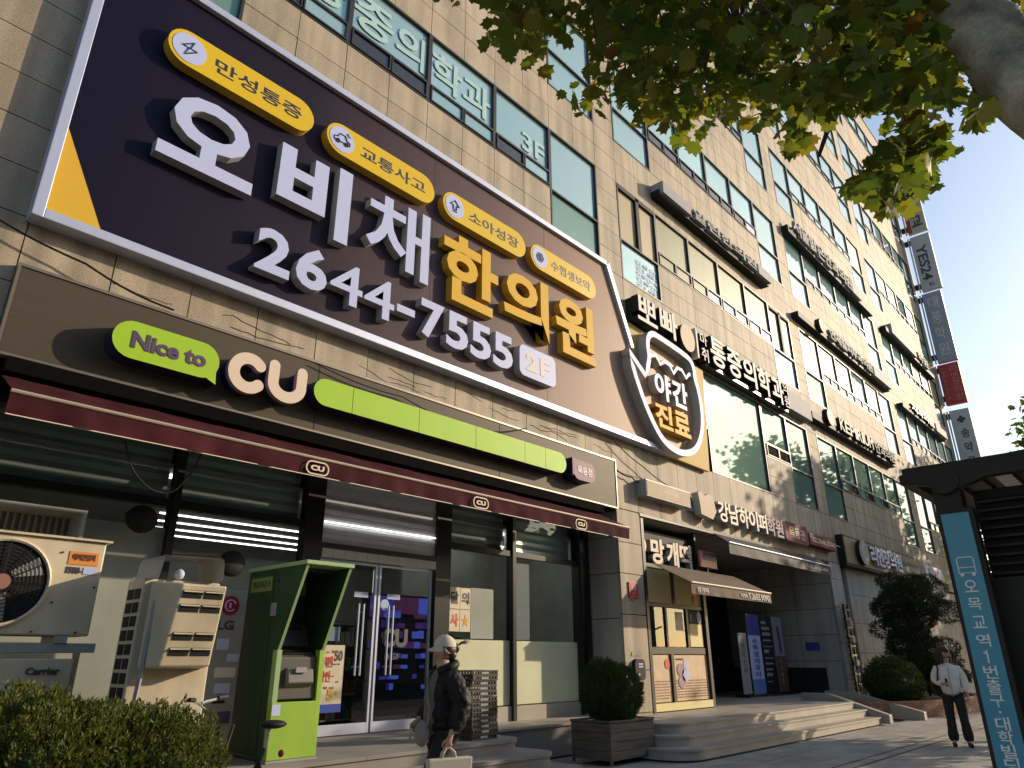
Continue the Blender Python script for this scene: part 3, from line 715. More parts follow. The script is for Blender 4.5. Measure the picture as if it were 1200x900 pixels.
pcols = [mat('lit_cooler_%d' % k, (0.05, 0.03, 0.12), 0.5, emit=c, estr=e) for k, (c, e) in enumerate((((0.10, 0.07, 0.62), 0.22), ((0.20, 0.05, 0.40), 0.16), ((0.06, 0.06, 0.45), 0.12), ((0.30, 0.06, 0.22), 0.12), ((0.10, 0.14, 0.80), 0.34)))]
MB().box(8.05, 9.75, 10.95, 11.15, 0.6, 2.66).build('cooler', M['black'], inn)
for r_ in range(9):
    x = 8.08
    while x < 9.6:
        wd = random.uniform(0.06, 0.42) if r_ > 6 else random.uniform(0.05, 0.2)
        hh = 0.30 if r_ > 7 else random.uniform(0.05, 0.14)
        zz = 2.32 if r_ == 8 else 1.02 + r_ * 0.175
        if random.random() < (0.85 if r_ > 6 else 0.4): MB().box(x, min(x + wd, 9.7), 10.92, 10.948, zz, zz + hh).build('lit_cooler_item', random.choice(pcols), inn)
        x += wd + 0.02

# ---- rice cake shop (part of the building, left of the entrance hall)
r = MB()
r.box(13.60, 13.70, 8.62, 8.72, 0.48, 4.47); r.box(16.2, 16.32, 8.66, 8.78, 0.48, 3.45); r.box(16.25, 16.31, 8.78, 11.8, 0.48, 4.47)
r.box(13.7, 16.2, 8.70, 8.78, 1.62, 1.76); r.box(13.7, 16.2, 8.70, 8.78, 2.60, 2.68); r.box(14.55, 14.66, 8.68, 8.78, 0.66, 1.62)
r.box(14.47, 14.54, 8.70, 8.78, 1.76, 2.60); r.box(15.38, 15.46, 8.70, 8.78, 1.76, 2.6); r.box(13.7, 16.2, 8.72, 8.78, 3.42, 3.52)
rs = r.build('snack_shopfront', M['frame'], bld)
MB().box(13.70, 16.2, 8.66, 8.78, 0.50, 0.65).build('yellow_threshold', M['yellowfilm'], rs)
for xa, xb in ((13.72, 14.53), (14.68, 16.18)):
    MB().box(xa, xb, 8.72, 8.74, 0.67, 1.60).build('front_poster', M['posterpink'], rs)
    k = MB()
    for rr in range(7):
        x = xa + 0.06
        while x < xb - 0.12:
            l = random.uniform(0.04, 0.13); k.box(x, x + l, 8.716, 8.72, 1.06 - rr * 0.055, 1.06 - rr * 0.055 + 0.022); x += l + 0.025
    k.build('poster_lines', M['print_brown'], rs)
for (x, z, rr_, mm) in ((14.42, 1.42, 0.10, 'print_red'), (14.95, 1.30, 0.13, 'pinkgrey'), (15.15, 1.18, 0.14, 'white'), (14.98, 1.05, 0.13, 'pinkgrey'), (15.2, 1.40, 0.1, 'white')):
    MB().disc((x, 8.708, z), rr_ * 1.15, 'y', 0.008, 16, rz=rr_).build('poster_picture', M[mm], rs)
MB().box(14.78, 15.1, 8.71, 8.716, 1.5, 1.53).build('poster_picture', M['black'], rs)
for xa, xb in ((13.72, 14.47), (14.55, 15.38)):
    MB().box(xa, xb, 8.735, 8.745, 1.77, 2.59).build('glass_pane', M['glassdark'], rs)
MB().box(14.95, 15.25, 8.725, 8.733, 2.12, 2.52).build('window_notice', M['poster'], rs)
MB().box(15.50, 16.18, 8.73, 8.745, 1.78, 2.59).build('dark_board', M['black'], rs)
MB().box(15.52, 16.12, 8.72, 8.73, 1.78, 2.28).build('cream_board', M['yellowfilm'], rs)
MB().disc((16.0, 8.715, 2.43), 0.1, 'y', 0.008, 16, rz=0.14).build('cream_board', M['white'], rs)
MB().box(15.60, 15.64, 8.715, 8.723, 2.34, 2.5).build('cream_board', M['white'], rs)
for xa, xb in ((13.72, 14.85), (14.97, 16.18)):
    MB().box(xa, xb, 8.73, 8.745, 2.69, 3.42).build('upper_panel', M['yellowfilm'], rs)
MB().box(14.85, 14.97, 8.71, 8.76, 2.69, 3.42).build('upper_post', M['frame'], rs)
MB().box(15.78, 16.02, 8.715, 8.728, 2.72, 2.92).build('red_sticker', M['red'], rs)
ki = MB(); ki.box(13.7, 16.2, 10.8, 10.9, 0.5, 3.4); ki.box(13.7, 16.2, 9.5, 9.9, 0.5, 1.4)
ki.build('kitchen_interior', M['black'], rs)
for i in range(9): MB().box(13.8 + i * 0.26, 13.96 + i * 0.26, 9.55, 9.7, 1.4, 1.55 + 0.1 * (i % 3)).build('counter_jar', pr[i % 5], rs)

# ================================================================== the big clinic billboard
sg = thing('billboard', (8.3, 8.6, 6.12), 'huge dark-to-bronze clinic billboard with raised white and yellow lettering and a phone number', 'sign')
YP, YF = 8.44, 8.28
outline = [(1.25, 6.13), (15.32, 6.13), (14.4, 6.7), (13.25, 8.2), (13.45, 8.49), (12.60, 10.50), (1.25, 10.50)]
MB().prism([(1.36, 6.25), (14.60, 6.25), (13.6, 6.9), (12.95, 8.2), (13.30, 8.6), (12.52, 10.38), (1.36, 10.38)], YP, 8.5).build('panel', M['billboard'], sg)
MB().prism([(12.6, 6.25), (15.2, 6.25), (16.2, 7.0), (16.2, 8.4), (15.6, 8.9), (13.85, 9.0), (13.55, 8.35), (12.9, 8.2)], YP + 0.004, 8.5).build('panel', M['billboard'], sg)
fm = MB()
fm.box(1.25, 1.37, 8.36, 8.60, 6.13, 10.50); fm.box(1.37, 12.58, 8.36, 8.60, 10.38, 10.50); fm.box(1.37, 15.1, 8.36, 8.60, 6.13, 6.255)
fm.prism([(12.50, 10.38), (12.62, 10.50), (12.50, 10.50)], 8.36, 8.6)
fm.prism([(12.46, 10.40), (13.33, 8.47), (13.46, 8.50), (12.60, 10.50)], 8.362, 8.60)
fm.build('frame', M['alu'], sg, bevel=0.008)
MB().prism([(1.37, 6.255), (1.97, 6.255), (1.37, 7.45)], YP - 0.012, YP).build('yellow_triangle', M['gold'], sg)
for x in (4.42, 7.06, 10.22): MB().box(x, x + 0.006, YP - 0.002, YP, 6.26, 10.37).build('panel_seam', M['black'], sg)
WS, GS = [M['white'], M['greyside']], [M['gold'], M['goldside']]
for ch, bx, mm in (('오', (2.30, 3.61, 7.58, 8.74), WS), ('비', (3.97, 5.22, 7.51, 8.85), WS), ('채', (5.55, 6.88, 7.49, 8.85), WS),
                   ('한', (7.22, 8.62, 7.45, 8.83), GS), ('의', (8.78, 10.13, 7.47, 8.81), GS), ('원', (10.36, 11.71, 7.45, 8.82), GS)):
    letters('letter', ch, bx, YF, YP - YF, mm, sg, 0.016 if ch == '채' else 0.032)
xs = 3.80
for ch, xa, xb in (('2', 3.80, 4.33), ('6', 4.42, 4.94), ('4', 5.00, 5.58), ('4', 5.62, 6.20), ('-', 6.26, 6.63), ('7', 6.76, 7.28), ('5', 7.34, 7.86), ('5', 7.92, 8.44), ('5', 8.50, 9.03)):
    zz = (6.53, 7.22) if ch != '-' else (6.78, 6.91)
    letters('digit', ch, (xa, xb, *zz), YF, YP - YF, WS, sg, 0.008 if ch == '4' else 0.032)
fb = MB().prism(round_poly(9.22, 10.30, 6.56, 7.20, 0.13), YF, YP, 0, 1).build('floor_badge', WS, sg)
for ch, xa, xb in (('2', 9.40, 9.74), ('F', 9.82, 10.12)): letters('digit', ch, (xa, xb, 6.70, 7.06), YF - 0.006, 0.006, mat('tan_print', (0.42, 0.34, 0.30), 0.5), fb, 0.03)
for k, (xa, xb, s) in enumerate(((2.16, 4.42, '만성통증'), (4.66, 6.94, '교통사고'), (7.15, 9.43, '소아성장'), (9.59, 11.85, '수험생보약'))):
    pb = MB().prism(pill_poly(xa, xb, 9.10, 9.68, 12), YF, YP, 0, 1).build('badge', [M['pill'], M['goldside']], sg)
    MB().disc((xa + 0.29, YF - 0.006, 9.39), 0.235, 'y', 0.006, 28).build('badge_disc', M['white'], pb)
    letters('badge_text', s, (xa + 0.66, xb - 0.22, 9.27, 9.51), YF - 0.005, 0.005, M['navy'], pb, 0.008)
    cx, cz = xa + 0.29, 9.39; yb = YF - 0.012
    if k == 0:
        ic = MB().tube([(cx + 0.05, yb, cz + .13), (cx - .10, yb, cz + .0), (cx - .01, yb, cz - .0), (cx - .05, yb, cz - .13), (cx + .10, yb, cz + .0), (cx + .01, yb, cz + .0)], 0.010, 5, True)
    elif k == 1:
        ic = MB().tube([(cx - .15, yb, cz - .06), (cx - .15, yb, cz + .0), (cx - .08, yb, cz + .02), (cx - .05, yb, cz + .09), (cx + .05, yb, cz + .09), (cx + .09, yb, cz + .01), (cx + .15, yb, cz - .01), (cx + .15, yb, cz - .06)], 0.009, 5, True)
        for q in (-.08, .08): ic.tube([(cx + q + .035 * math.cos(a), yb - .001, cz - .065 + .035 * math.sin(a)) for a in np.linspace(0, 5.6, 9)], 0.009, 5, True)
        for a in (0.3, 0.8, 1.3): ic.tube([(cx + .08 + .03 * math.cos(a), yb, cz + .1 + .03 * math.sin(a)), (cx + .08 + .07 * math.cos(a), yb, cz + .1 + .07 * math.sin(a))], 0.008, 5)
    elif k == 2:
        ic = MB().tube([(cx - .04, yb, cz - .07), (cx - .04, yb, cz + .02), (cx - .11, yb, cz + .02), (cx, yb, cz + .13), (cx + .11, yb, cz + .02), (cx + .04, yb, cz + .02), (cx + .04, yb, cz - .07)], 0.010, 5, True)
        ic.tube([(cx - .05, yb, cz - .11), (cx + .05, yb, cz - .11)], 0.009, 5)
    else:
        ic = MB()
        for a in np.linspace(0, 5.24, 6): ic.tube([(cx + .065 * math.cos(a) + .045 * math.cos(b_), yb, cz + .065 * math.sin(a) + .045 * math.sin(b_)) for b_ in np.linspace(0, 5.6, 8)], 0.008, 5, True)
    ic.build('badge_icon', M['navy'], pb)
# jar outline with zigzag mouth, its yellow ground and raised lettering
MB().prism([(13.40, 8.62), (12.72, 8.2), (13.6, 6.6), (14.9, 6.12), (16.86, 6.10), (17.10, 9.03), (13.46, 9.24)], YP + 0.03, 8.56, 0, 1).build('yellow_ground', [mat('pale_yellow_panel', (0.60, 0.43, 0.15), 0.6, spec=0.1), M['goldside']], sg)
def ribbon(pts, wdt, y0, y1, name, mats, parent, closed=False):
    P = [Vector((p[0], 0, p[1])) for p in pts]; n = len(P); m = MB(); q = []
    for i in range(n):
        if closed: a, b_ = P[i - 1], P[(i + 1) % n]
        else: a, b_ = P[max(i - 1, 0)], P[min(i + 1, n - 1)]
        d = (b_ - a).normalized(); q.append(Vector((-d.z, 0, d.x)) * wdt / 2)
    for i in range(n if closed else n - 1):
        j = (i + 1) % n
        o1, o2, i1, i2 = P[i] - q[i], P[j] - q[j], P[i] + q[i], P[j] + q[j]
        vs = [(p.x, y, p.z) for y in (y0, y1) for p in (o1, o2, i2, i1)]
        m.add(vs, [(0, 1, 2, 3), (7, 6, 5, 4), (0, 4, 5, 1), (3, 2, 6, 7)] + ([(0, 3, 7, 4)] if i == 0 and not closed else []) + ([(1, 5, 6, 2)] if i == n - 2 and not closed else []), [0, 0, 1, 1, 1, 1][:4 + (i == 0 and not closed) + (i == n - 2 and not closed)])
    return m.build(name, mats, parent)
JS = [M['white'], M['greyside']]
def soften(pts, keep):
    for _ in range(2):
        q = []; kk = []
        for i in range(len(pts)):
            a, b_ = Vector(pts[i]), Vector(pts[(i + 1) % len(pts)])
            if pts[i] in keep: q.append(pts[i])
            else: q.append(tuple(a.lerp(Vector(pts[i - 1]), 0.25))); q.append(tuple(a.lerp(b_, 0.25)))
        pts = q
    return pts
ribbon(soften([(12.95, 8.22), (13.60, 7.80), (13.86, 8.30), (13.80, 8.62), (13.86, 8.90), (14.05, 9.05), (14.3, 9.08), (15.75, 8.98), (16.0, 8.86), (16.08, 8.62), (16.05, 8.45), (16.22, 8.05), (16.28, 7.5), (16.15, 6.92), (15.75, 6.40), (15.1, 6.16), (14.45, 6.20), (14.0, 6.42), (13.55, 6.95), (13.18, 7.60)], [(12.95, 8.22), (13.60, 7.80)]), 0.16, 8.20, YP, 'jar_outline', JS, sg, True)
ribbon([(13.83, 8.22), (13.98, 8.44), (14.22, 8.52), (14.40, 8.34), (14.62, 8.48), (14.86, 8.46), (15.02, 8.28), (15.24, 8.50), (15.48, 8.50), (15.66, 8.34), (15.84, 8.50), (16.04, 8.5)], 0.10, 8.24, YP, 'zigzag', JS, sg)
MB().prism([(13.95, 8.45), (16.0, 8.5), (15.95, 8.8), (15.7, 8.92), (14.2, 9.0), (13.95, 8.85)], YP - 0.004, YP + 0.004).build('dark_mouth', mat('tan_panel', (0.5, 0.34, 0.22), 0.5, spec=0.15), sg)
for ch, bx, mm in (('야', (14.06, 14.80, 7.40, 8.10), WS), ('간', (14.88, 15.62, 7.40, 8.12), WS), ('진', (13.98, 14.76, 6.66, 7.28), GS), ('료', (14.84, 15.62, 6.66, 7.28), GS)):
    letters('letter', ch, bx, 8.24, 0.2, mm, sg, 0.035)

# ================================================================== store fascia sign and awning
fs = thing('store_fascia_sign', (7, 8.6, 4.5), 'long brown metal fascia with raised lime green bubbles and cream round letters', 'sign')
MB().box(1.32, 12.53, 8.50, 8.62, 4.53, 5.54).build('fascia_panel', M['fascia'], fs)
fm = MB(); fm.box(1.29, 12.56, 8.485, 8.62, 5.54, 5.575); fm.box(1.29, 1.32, 8.485, 8.62, 4.50, 5.54); fm.box(12.53, 12.56, 8.485, 8.62, 4.50, 5.54); fm.box(1.32, 12.53, 8.485, 8.62, 4.50, 4.53)
fm.build('fascia_trim', mat('bronze_trim', (0.22, 0.19, 0.15), 0.4, metal=0.5), fs)
for x in (5.1, 8.9): MB().box(x, x + 0.008, 8.496, 8.5, 4.53, 5.54).build('panel_joint', M['black'], fs)
LS = [M['lime'], M['limeside']]
pp = pill_poly(2.27, 3.53, 4.74, 5.20, 12)
bb = MB().prism(pp, 8.24, 8.5, 0, 1); bb.prism([(3.30, 4.80), (3.52, 4.70), (3.50, 4.92)], 8.242, 8.48, 0, 1)
bb = bb.build('speech_bubble', LS, fs)
letters('bubble_text', 'Nice to', (2.48, 3.36, 4.87, 5.08), 8.232, 0.01, M['purple'], bb, 0.035)
CS = [M['cream'], M['pinkgrey']]
def arc(cx, cz, rx, rz, a0, a1, n=26): return [(cx + rx * math.cos(math.radians(a)), cz + rz * math.sin(math.radians(a))) for a in np.linspace(a0, a1, n)]
for nm, pts in (('letter', arc(3.93, 4.985, 0.20, 0.20, 42, 318)), ('letter', [(4.28, 5.20), (4.28, 5.0)] + arc(4.49, 4.98, 0.21, 0.18, 180, 360) + [(4.70, 5.0), (4.70, 5.20)])):
    o = ribbon(pts, 0.155, 8.25, 8.33, nm, CS, fs)
    e = MB()
    for (px_, pz_) in (pts[0], pts[-1]): e.disc((px_, 8.2505, pz_), 0.0775, 'y', 0.079, 18, 0, 1)
    e.build('letter_end', CS, o)
    b2 = ribbon(pts, 0.12, 8.33, 8.5, 'letter_back', [M['limeside'], M['limeside']], o)
xs = [4.89, 5.54, 6.795, 8.05, 9.30, 9.88, 10.50]
for i in range(6):
    xa, xb = xs[i], xs[i + 1]
    if i == 0: pol = [(xb - 0.004, 4.83), (xb - 0.004, 5.23)] + [p for p in pill_poly(xa, xa + 1.2, 4.83, 5.23, 12) if p[0] <= xa + 0.2001]
    elif i == 5: pol = [p for p in pill_poly(xa - 0.7, xb, 4.83, 5.23, 12) if p[0] >= xb - 0.2001] + [(xa + 0.004, 5.23), (xa + 0.004, 4.83)]
    else: pol = [(xa + 0.004, 4.83), (xb - 0.004, 4.83), (xb - 0.004, 5.23), (xa + 0.004, 5.23)]
    MB().prism(pol, 8.24, 8.5, 0, 1).build('green_bar', LS, fs)
bb = MB().prism(round_poly(10.72, 11.44, 4.80, 5.20, 0.18), 8.24, 8.5, 0, 1); bb.prism([(10.70, 5.22), (10.70, 4.85), (10.95, 5.19)], 8.242, 8.48, 0, 1)
bb = bb.build('speech_bubble', [M['pinkgrey'], M['limeside']], fs)
letters('bubble_text', '목동점', (10.85, 11.32, 4.92, 5.08), 8.233, 0.008, M['purple'], bb, 0.01)

aw = thing('store_awning', (6.6, 8.5, 3.7), 'retracted maroon canvas awning with a pale front rail over the store windows', 'awning')
AX0, AX1 = 1.40, 11.86
nseg = 60
V = []; F = []
for i in range(nseg + 1):
    x = AX0 + (AX1 - AX0) * i / nseg; sag = 0.035 * math.sin(i * 0.9) + 0.02 * math.sin(i * 2.3)
    for (y, z) in ((8.48, 4.28), (8.2, 4.15 + sag * 0.6), (7.82, 3.96)): V.append((x, y, z))
for i in range(nseg):
    for j in range(2): a = i * 3 + j; F.append((a, a + 3, a + 4, a + 1))
m = MB().add(V, F); m.add([(x, y - 0.0, z - 0.012) for x, y, z in V], [f[::-1] for f in F]); m.build('canopy', M['maroon'], aw, smooth=True)
V = []; F = []
for i in range(nseg * 2 + 1):
    x = AX0 + (AX1 - AX0) * i / (nseg * 2); wv = 0.012 * math.sin(i * 0.55) + 0.010 * math.sin(i * 1.37 + 1)
    for q, z in enumerate((3.90, 3.80, 3.69)): V.append((x, 7.79 + wv * q * 0.8, z))
for i in range(nseg * 2):
    for j in range(2): a = i * 3 + j; F.append((a, a + 1, a + 4, a + 3))
m = MB().add(V, F); m.add([(x, y + 0.008, z) for x, y, z in V], [f[::-1] for f in F]); m.build('valance', M['maroon'], aw, smooth=True)
MB().tube([(AX0, 7.79, 3.925), (AX1, 7.79, 3.925)], 0.022, 8).build('front_rail', mat('dull_brass_rail', (0.50, 0.40, 0.30), 0.4, metal=0.3), aw)
MB().box(AX0, AX1, 7.775, 7.783, 3.684, 3.694).build('hem', M['cream'], aw)
MB().box(AX0, AX1, 8.36, 8.5, 4.30, 4.46).build('cassette', M['deepblack'], aw)
for x in (2.6, 6.6, 10.8): MB().tube([(x, 8.44, 4.2), (x + 0.75, 8.15, 4.06), (x, 7.82, 3.93)], 0.022, 6).build('folding_arm', M['blackmetal'], aw)
for x in (4.78, 7.72, 10.28):
    lg = ribbon(round_poly(x - 0.16, x + 0.16, 3.71, 3.87, 0.075), 0.018, 7.764, 7.771, 'awning_logo', [M['cream'], M['cream']], aw, True)
    letters('logo_text', 'CU', (x - 0.10, x + 0.10, 3.755, 3.825), 7.764, 0.007, M['cream'], lg, 0.05)

for k in range(16):
    x = random.uniform(1.6, 12.5); z = random.uniform(5.66, 6.0); pts_ = [(x, 8.597, z)]
    for q in range(random.randint(5, 12)): x += random.uniform(0.05, 0.16); z += random.uniform(-0.035, 0.03); pts_.append((x, 8.597, min(6.1, max(5.62, z))))
    MB().tube(pts_, random.uniform(0.003, 0.006), 4).build('crack', M['joint'], bld)
# ================================================================== other signs on the building
# raised-letter sign of the pain clinic
s1 = thing('clinic_letter_sign', (19, 8.6, 9.2), 'white raised-letter clinic sign on a black rail above the big reflecting window', 'sign')
MB().box(13.55, 22.7, 8.42, 8.60, 9.30, 9.95).build('back_rail', M['black'], s1)
MB().box(17.0, 22.75, 8.36, 8.60, 9.20, 9.30).build('under_rail', M['blackmetal'], s1)
mm = [M['offwhite'], M['black']]
def L1(ch, x0, x1, z0, z1, b=0.02): letters('letter', ch, (x0, x1, z0, z1), 8.22, 0.2, mm, s1, b)
L1('뽀', 13.50, 14.40, 9.28, 9.98); L1('빠', 14.55, 15.42, 9.26, 10.05)
MB().disc((15.98, 8.24, 9.60), 0.38, 'y', 0.18, 26, 0, 1, rz=0.40).build('disc', [M['discbeige'], M['black']], s1)
MB().box(16.42, 16.50, 8.22, 8.42, 9.16, 10.05).build('letter', M['offwhite'], s1)
L1('마', 16.66, 17.05, 9.66, 10.02, 0.01); L1('취', 16.66, 17.05, 9.18, 9.58, 0.01)
for i, ch in enumerate('통증의학과'): L1(ch, 17.22 + i * 1.02, 18.12 + i * 1.02, 9.24, 10.14, 0.025)
L1('의', 22.22, 22.60, 9.74, 10.14, 0.01); L1('원', 22.22, 22.60, 9.26, 9.66, 0.01)
MB().box(22.75, 24.75, 8.30, 8.60, 9.35, 10.05).build('blank_plate', M['signgrey'], s1, bevel=0.01)

def rail_sign(x0, x1, z0, z1, text, tx, label, disc=None, blank=None, yf=8.2, lm=None, endcap=True, bold=0.02):
    t = thing('letter_sign', ((x0 + x1) / 2, 8.6, z0), label, 'sign', 'raised letter signs between the window bands')
    MB().box(x0, x1, yf + 0.12, 8.60, z0, z0 + (z1 - z0) * 0.42).build('rail', M['black'], t, bevel=0.01)
    mm = lm or [M['signgrey'], M['acgrey']]
    letter_row(text, (tx[0], tx[1], z0 + 0.1, z1), yf, 0.14, mm, t, bold, 0.06)
    if disc: MB().disc((disc, yf - 0.02, (z0 + z1) / 2 + 0.05), (z1 - z0) * 0.55, 'y', 0.2, 22, 0, 1).build('disc', [M['discbeige'] if not lm else M['signbeige'], M['black']], t)
    if blank: 
        for a, b_ in blank: MB().box(a, b_, yf, 8.60, z0 + 0.06, z1 - 0.02).build('blank_plate', [M['signgrey']], t, bevel=0.008)
    return t
rail_sign(15.30, 22.65, 13.92, 14.40, '알린한의원', (17.1, 21.5), 'grey raised-letter sign above the third-floor blinds with blank plates at both ends', None, [(15.35, 16.95), (21.6, 22.6)])
rail_sign(25.7, 36.2, 17.75, 18.55, '서울밝은안과의원', (26.0, 33.0), 'long raised-letter sign below the fifth-floor windows of the third bay', None, [(33.0, 34.2)])
rail_sign(25.2, 36.4, 13.70, 14.25, '연세필피부과의원', (28.2, 33.6), 'raised-letter sign with a pale disc above the third-floor windows of the third bay', 27.35, [(33.8, 36.3)])
rail_sign(24.9, 34.6, 9.55, 10.15, 'KEPIRIUM', (27.4, 31.3), 'sign reading KEPIRIUM in pale letters beside a round disc, above the second-floor windows', 26.4, None, lm=[M['signbeige'], M['black']])
for o in [q for q in bpy.data.objects if q.get('label', '').startswith('sign reading KEPIRIUM')]:
    letter_row('안과의원', (31.5, 34.3, 9.62, 10.1), 8.2, 0.14, [M['signgrey'], M['black']], o, 0.02, 0.06)
rail_sign(38.3, 47.9, 17.70, 18.35, '학원', (44.0, 46.2), 'mostly blank letter sign high on the far bay of the facade', None, [(39.0, 43.6)])
rail_sign(38.4, 46.9, 13.45, 14.0, '치과의원', (39.6, 44.0), 'dark letter sign above the third-floor windows of the far bay', None, [(44.4, 46.8)], lm=[M['mauve'], M['black']])

# lower signs over the entrance
t = thing('blank_sign_box', (14.45, 8.6, 4.9), 'faded beige sign box without readable lettering above the stone pier', 'sign')
MB().box(13.47, 15.42, 8.33, 8.60, 4.91, 5.30).build('box', M['acgrey'], t, bevel=0.01)
MB().box(13.50, 15.39, 8.322, 8.33, 4.94, 5.27).build('face', mat('faded_beige_face', (0.52, 0.41, 0.29), 0.6, var=0.06, spec=0.1), t)
letters('faded_text', '내과의원', (14.2, 14.85, 5.05, 5.18), 8.318, 0.004, mat('faded_print', (0.52, 0.42, 0.30), 0.5), t, 0.0)
t = thing('academy_sign', (19.3, 8.6, 4.75), 'row of cream raised letters with a dark red branch plate over the entrance', 'sign')
MB().box(15.7, 20.9, 8.52, 8.60, 4.92, 5.04).build('rail', M['acgrey'], t)
MB().prism([(15.92, 4.84), (16.5, 4.78), (16.72, 5.0), (16.62, 5.32), (16.4, 5.42), (16.2, 5.34), (15.98, 5.42), (15.84, 5.36), (15.90, 5.1)], 8.33, 8.52, 0, 1).build('icon_plate', [M['discbeige'], M['greyside']], t)
letter_row('강남하이퍼', (16.82, 19.75, 4.80, 5.34), 8.33, 0.2, [M['cream'], M['greyside']], t, 0.025, 0.05)
letter_row('학원', (19.75, 20.85, 4.80, 5.32), 8.33, 0.2, [M['pinkgrey'], M['greyside']], t, 0.025, 0.05)
b_ = MB().prism(round_poly(20.98, 22.72, 4.78, 5.36, 0.16), 8.33, 8.56, 0, 1).build('branch_plate', [M['rust'], M['acgrey']], t)
letter_row('목동관', (21.22, 22.52, 4.92, 5.22), 8.322, 0.008, M['cream'], b_, 0.01)
t = thing('phone_sign', (24, 8.6, 4.85), 'slim dark red phone number board beside the rounded red plate', 'sign')
MB().box(22.85, 25.10, 8.33, 8.60, 4.86, 5.22).build('board', [M['rust']], t, bevel=0.01)
letters('number', '02.2646.2500', (23.05, 24.95, 4.96, 5.12), 8.322, 0.008, M['cream'], t, 0.015)
MB().tube([(25.1, 8.5, 5.12), (25.95, 8.5, 5.12)], 0.03, 8).build('bracket', M['alu'], t)
# rice cake sign
t = thing('rice_cake_sign', (15.2, 8.9, 3.5), 'cream brush-style letters on a dark board inside the shaded snack shop opening', 'sign')
MB().box(13.56, 16.25, 8.92, 8.98, 3.50, 4.30).build('board', M['black'], t)
MB().disc((13.86, 8.80, 3.92), 0.19, 'y', 0.1, 20).build('pink_disc', mat('salmon_disc', (0.62, 0.28, 0.22), 0.4), t)
for ch, xa, xb in (('망', 14.2, 14.78), ('개', 14.88, 15.42), ('떡', 15.48, 16.05)):
    letters('letter', ch, (xa, xb, 3.55, 4.12), 8.78, 0.14, [M['cream'], M['greyside']], t, 0.035)
t = thing('small_red_sign', (16.4, 8.7, 3.5), 'small salmon red plate hung beside the cream brush-style letters', 'sign')
MB().box(16.15, 16.98, 8.60, 8.66, 3.62, 4.02).build('plate', mat('salmon_plate', (0.50, 0.16, 0.13), 0.4), t, bevel=0.008)
MB().box(16.30, 16.96, 8.592, 8.60, 3.80, 3.98).build('dark_band', M['purple'], t)
MB().box(16.5, 16.53, 8.62, 8.64, 3.3, 3.62).build('hanger', M['blackmetal'], t)
# brown awning
def drop_awning(name, x0, x1, yw, zw, yf, zf, drop, matn, label, railm, text=None):
    t = thing(name, ((x0 + x1) / 2, yw, zf - drop), label, 'awning')
    MB().hex8([(x0, yf, zf), (x1, yf, zf), (x1, yw, zw), (x0, yw, zw), (x0, yf, zf + 0.015), (x1, yf, zf + 0.015), (x1, yw, zw + 0.015), (x0, yw, zw + 0.015)]).build('canopy', matn, t)
    m = MB(); n = 40
    V = []; F = []
    for i in range(n + 1):
        x = x0 + (x1 - x0) * i / n; wv = 0.01 * math.sin(i * 1.1)
        V += [(x, yf - 0.012, zf - 0.01), (x, yf - 0.012 + wv, zf - drop)]
    for i in range(n): F.append((2 * i, 2 * i + 1, 2 * i + 3, 2 * i + 2))
    m.add(V, F); m.add([(x, y + 0.01, z) for x, y, z in V], [f[::-1] for f in F]); m.build('valance', matn, t)
    MB().tube([(x0, yf - 0.02, zf + 0.005), (x1, yf - 0.02, zf + 0.005)], 0.022, 8).build('front_rail', railm, t)
    for f_ in (0.15, 0.85):
        x = x0 + (x1 - x0) * f_
        MB().tube([(x, yw - 0.02, zw - 0.1), (x + 0.3, (yw + yf) / 2, (zw + zf) / 2 - 0.08), (x, yf + 0.02, zf - 0.01)], 0.02, 6).build('folding_arm', M['blackmetal'], t)
    for (s, xa, xb, za, zb) in text or []: letters('awning_text', s, (xa, xb, za, zb), yf - 0.032, 0.008, M['offwhite'], t, 0.01)
    return t
drop_awning('snack_awning', 13.92, 17.85, 8.62, 3.50, 7.70, 3.03, 0.23, M['brownawn'], 'brown canvas awning sloping out over the snack shop counter', M['cream'], [('망개떡', 14.15, 14.62, 2.84, 2.95), ('T.2655.9090', 16.55, 17.7, 2.83, 2.97), ('주문전화', 16.15, 16.5, 2.85, 2.94)])
drop_awning('entrance_awning', 16.75, 23.6, 8.5, 4.48, 8.12, 4.22, 0.27, M['blackawn'], 'black folded awning with a bright rail under the academy lettering at the entrance', M['alu'], [('T.02-2655-3476', 21.6, 23.3, 4.02, 4.12)])
# pier plaque, intercom
t = thing('red_plaque', (13.07, 8.58, 2.7), 'small square red plaque with white lettering on the stone pier', 'plaque')
MB().box(12.90, 13.24, 8.57, 8.6, 2.71, 3.03).build('plate', M['red'], t, bevel=0.006)
letters('plaque_text', '목동', (12.97, 13.17, 2.86, 2.96), 8.565, 0.005, M['white'], t, 0.02); letters('plaque_text', '상가', (13.0, 13.14, 2.78, 2.83), 8.565, 0.005, M['white'], t, 0.01)
for x in (12.95, 13.03): MB().disc((x, 8.59, 2.66), 0.012, 'y', 0.01, 8).build('screw', M['black'], t)
t = thing('intercom_box', (13.07, 8.58, 1.15), 'rounded black mailbox-like panel on the pier above the planter bush', 'intercom')
MB().prism(round_poly(12.88, 13.24, 1.12, 1.52, 0.10), 8.52, 8.6).build('case', M['black'], t)
for z in (1.36, 1.41): MB().box(12.99, 13.15, 8.512, 8.52, z, z + 0.03).build('label_strip', M['white'], t)
MB().disc((13.0, 8.512, 1.22), 0.03, 'y', 0.008, 12).build('button', M['alu'], t)
t = thing('pier_panel', (13.05, 8.59, 1.55), 'faint raised stone panel on the pier above the black intercom', 'panel')
MB().prism([(12.86, 1.58), (13.26, 1.58), (13.22, 1.66), (12.90, 1.66)], 8.585, 8.6).build('stone_panel', M['stone'], t)

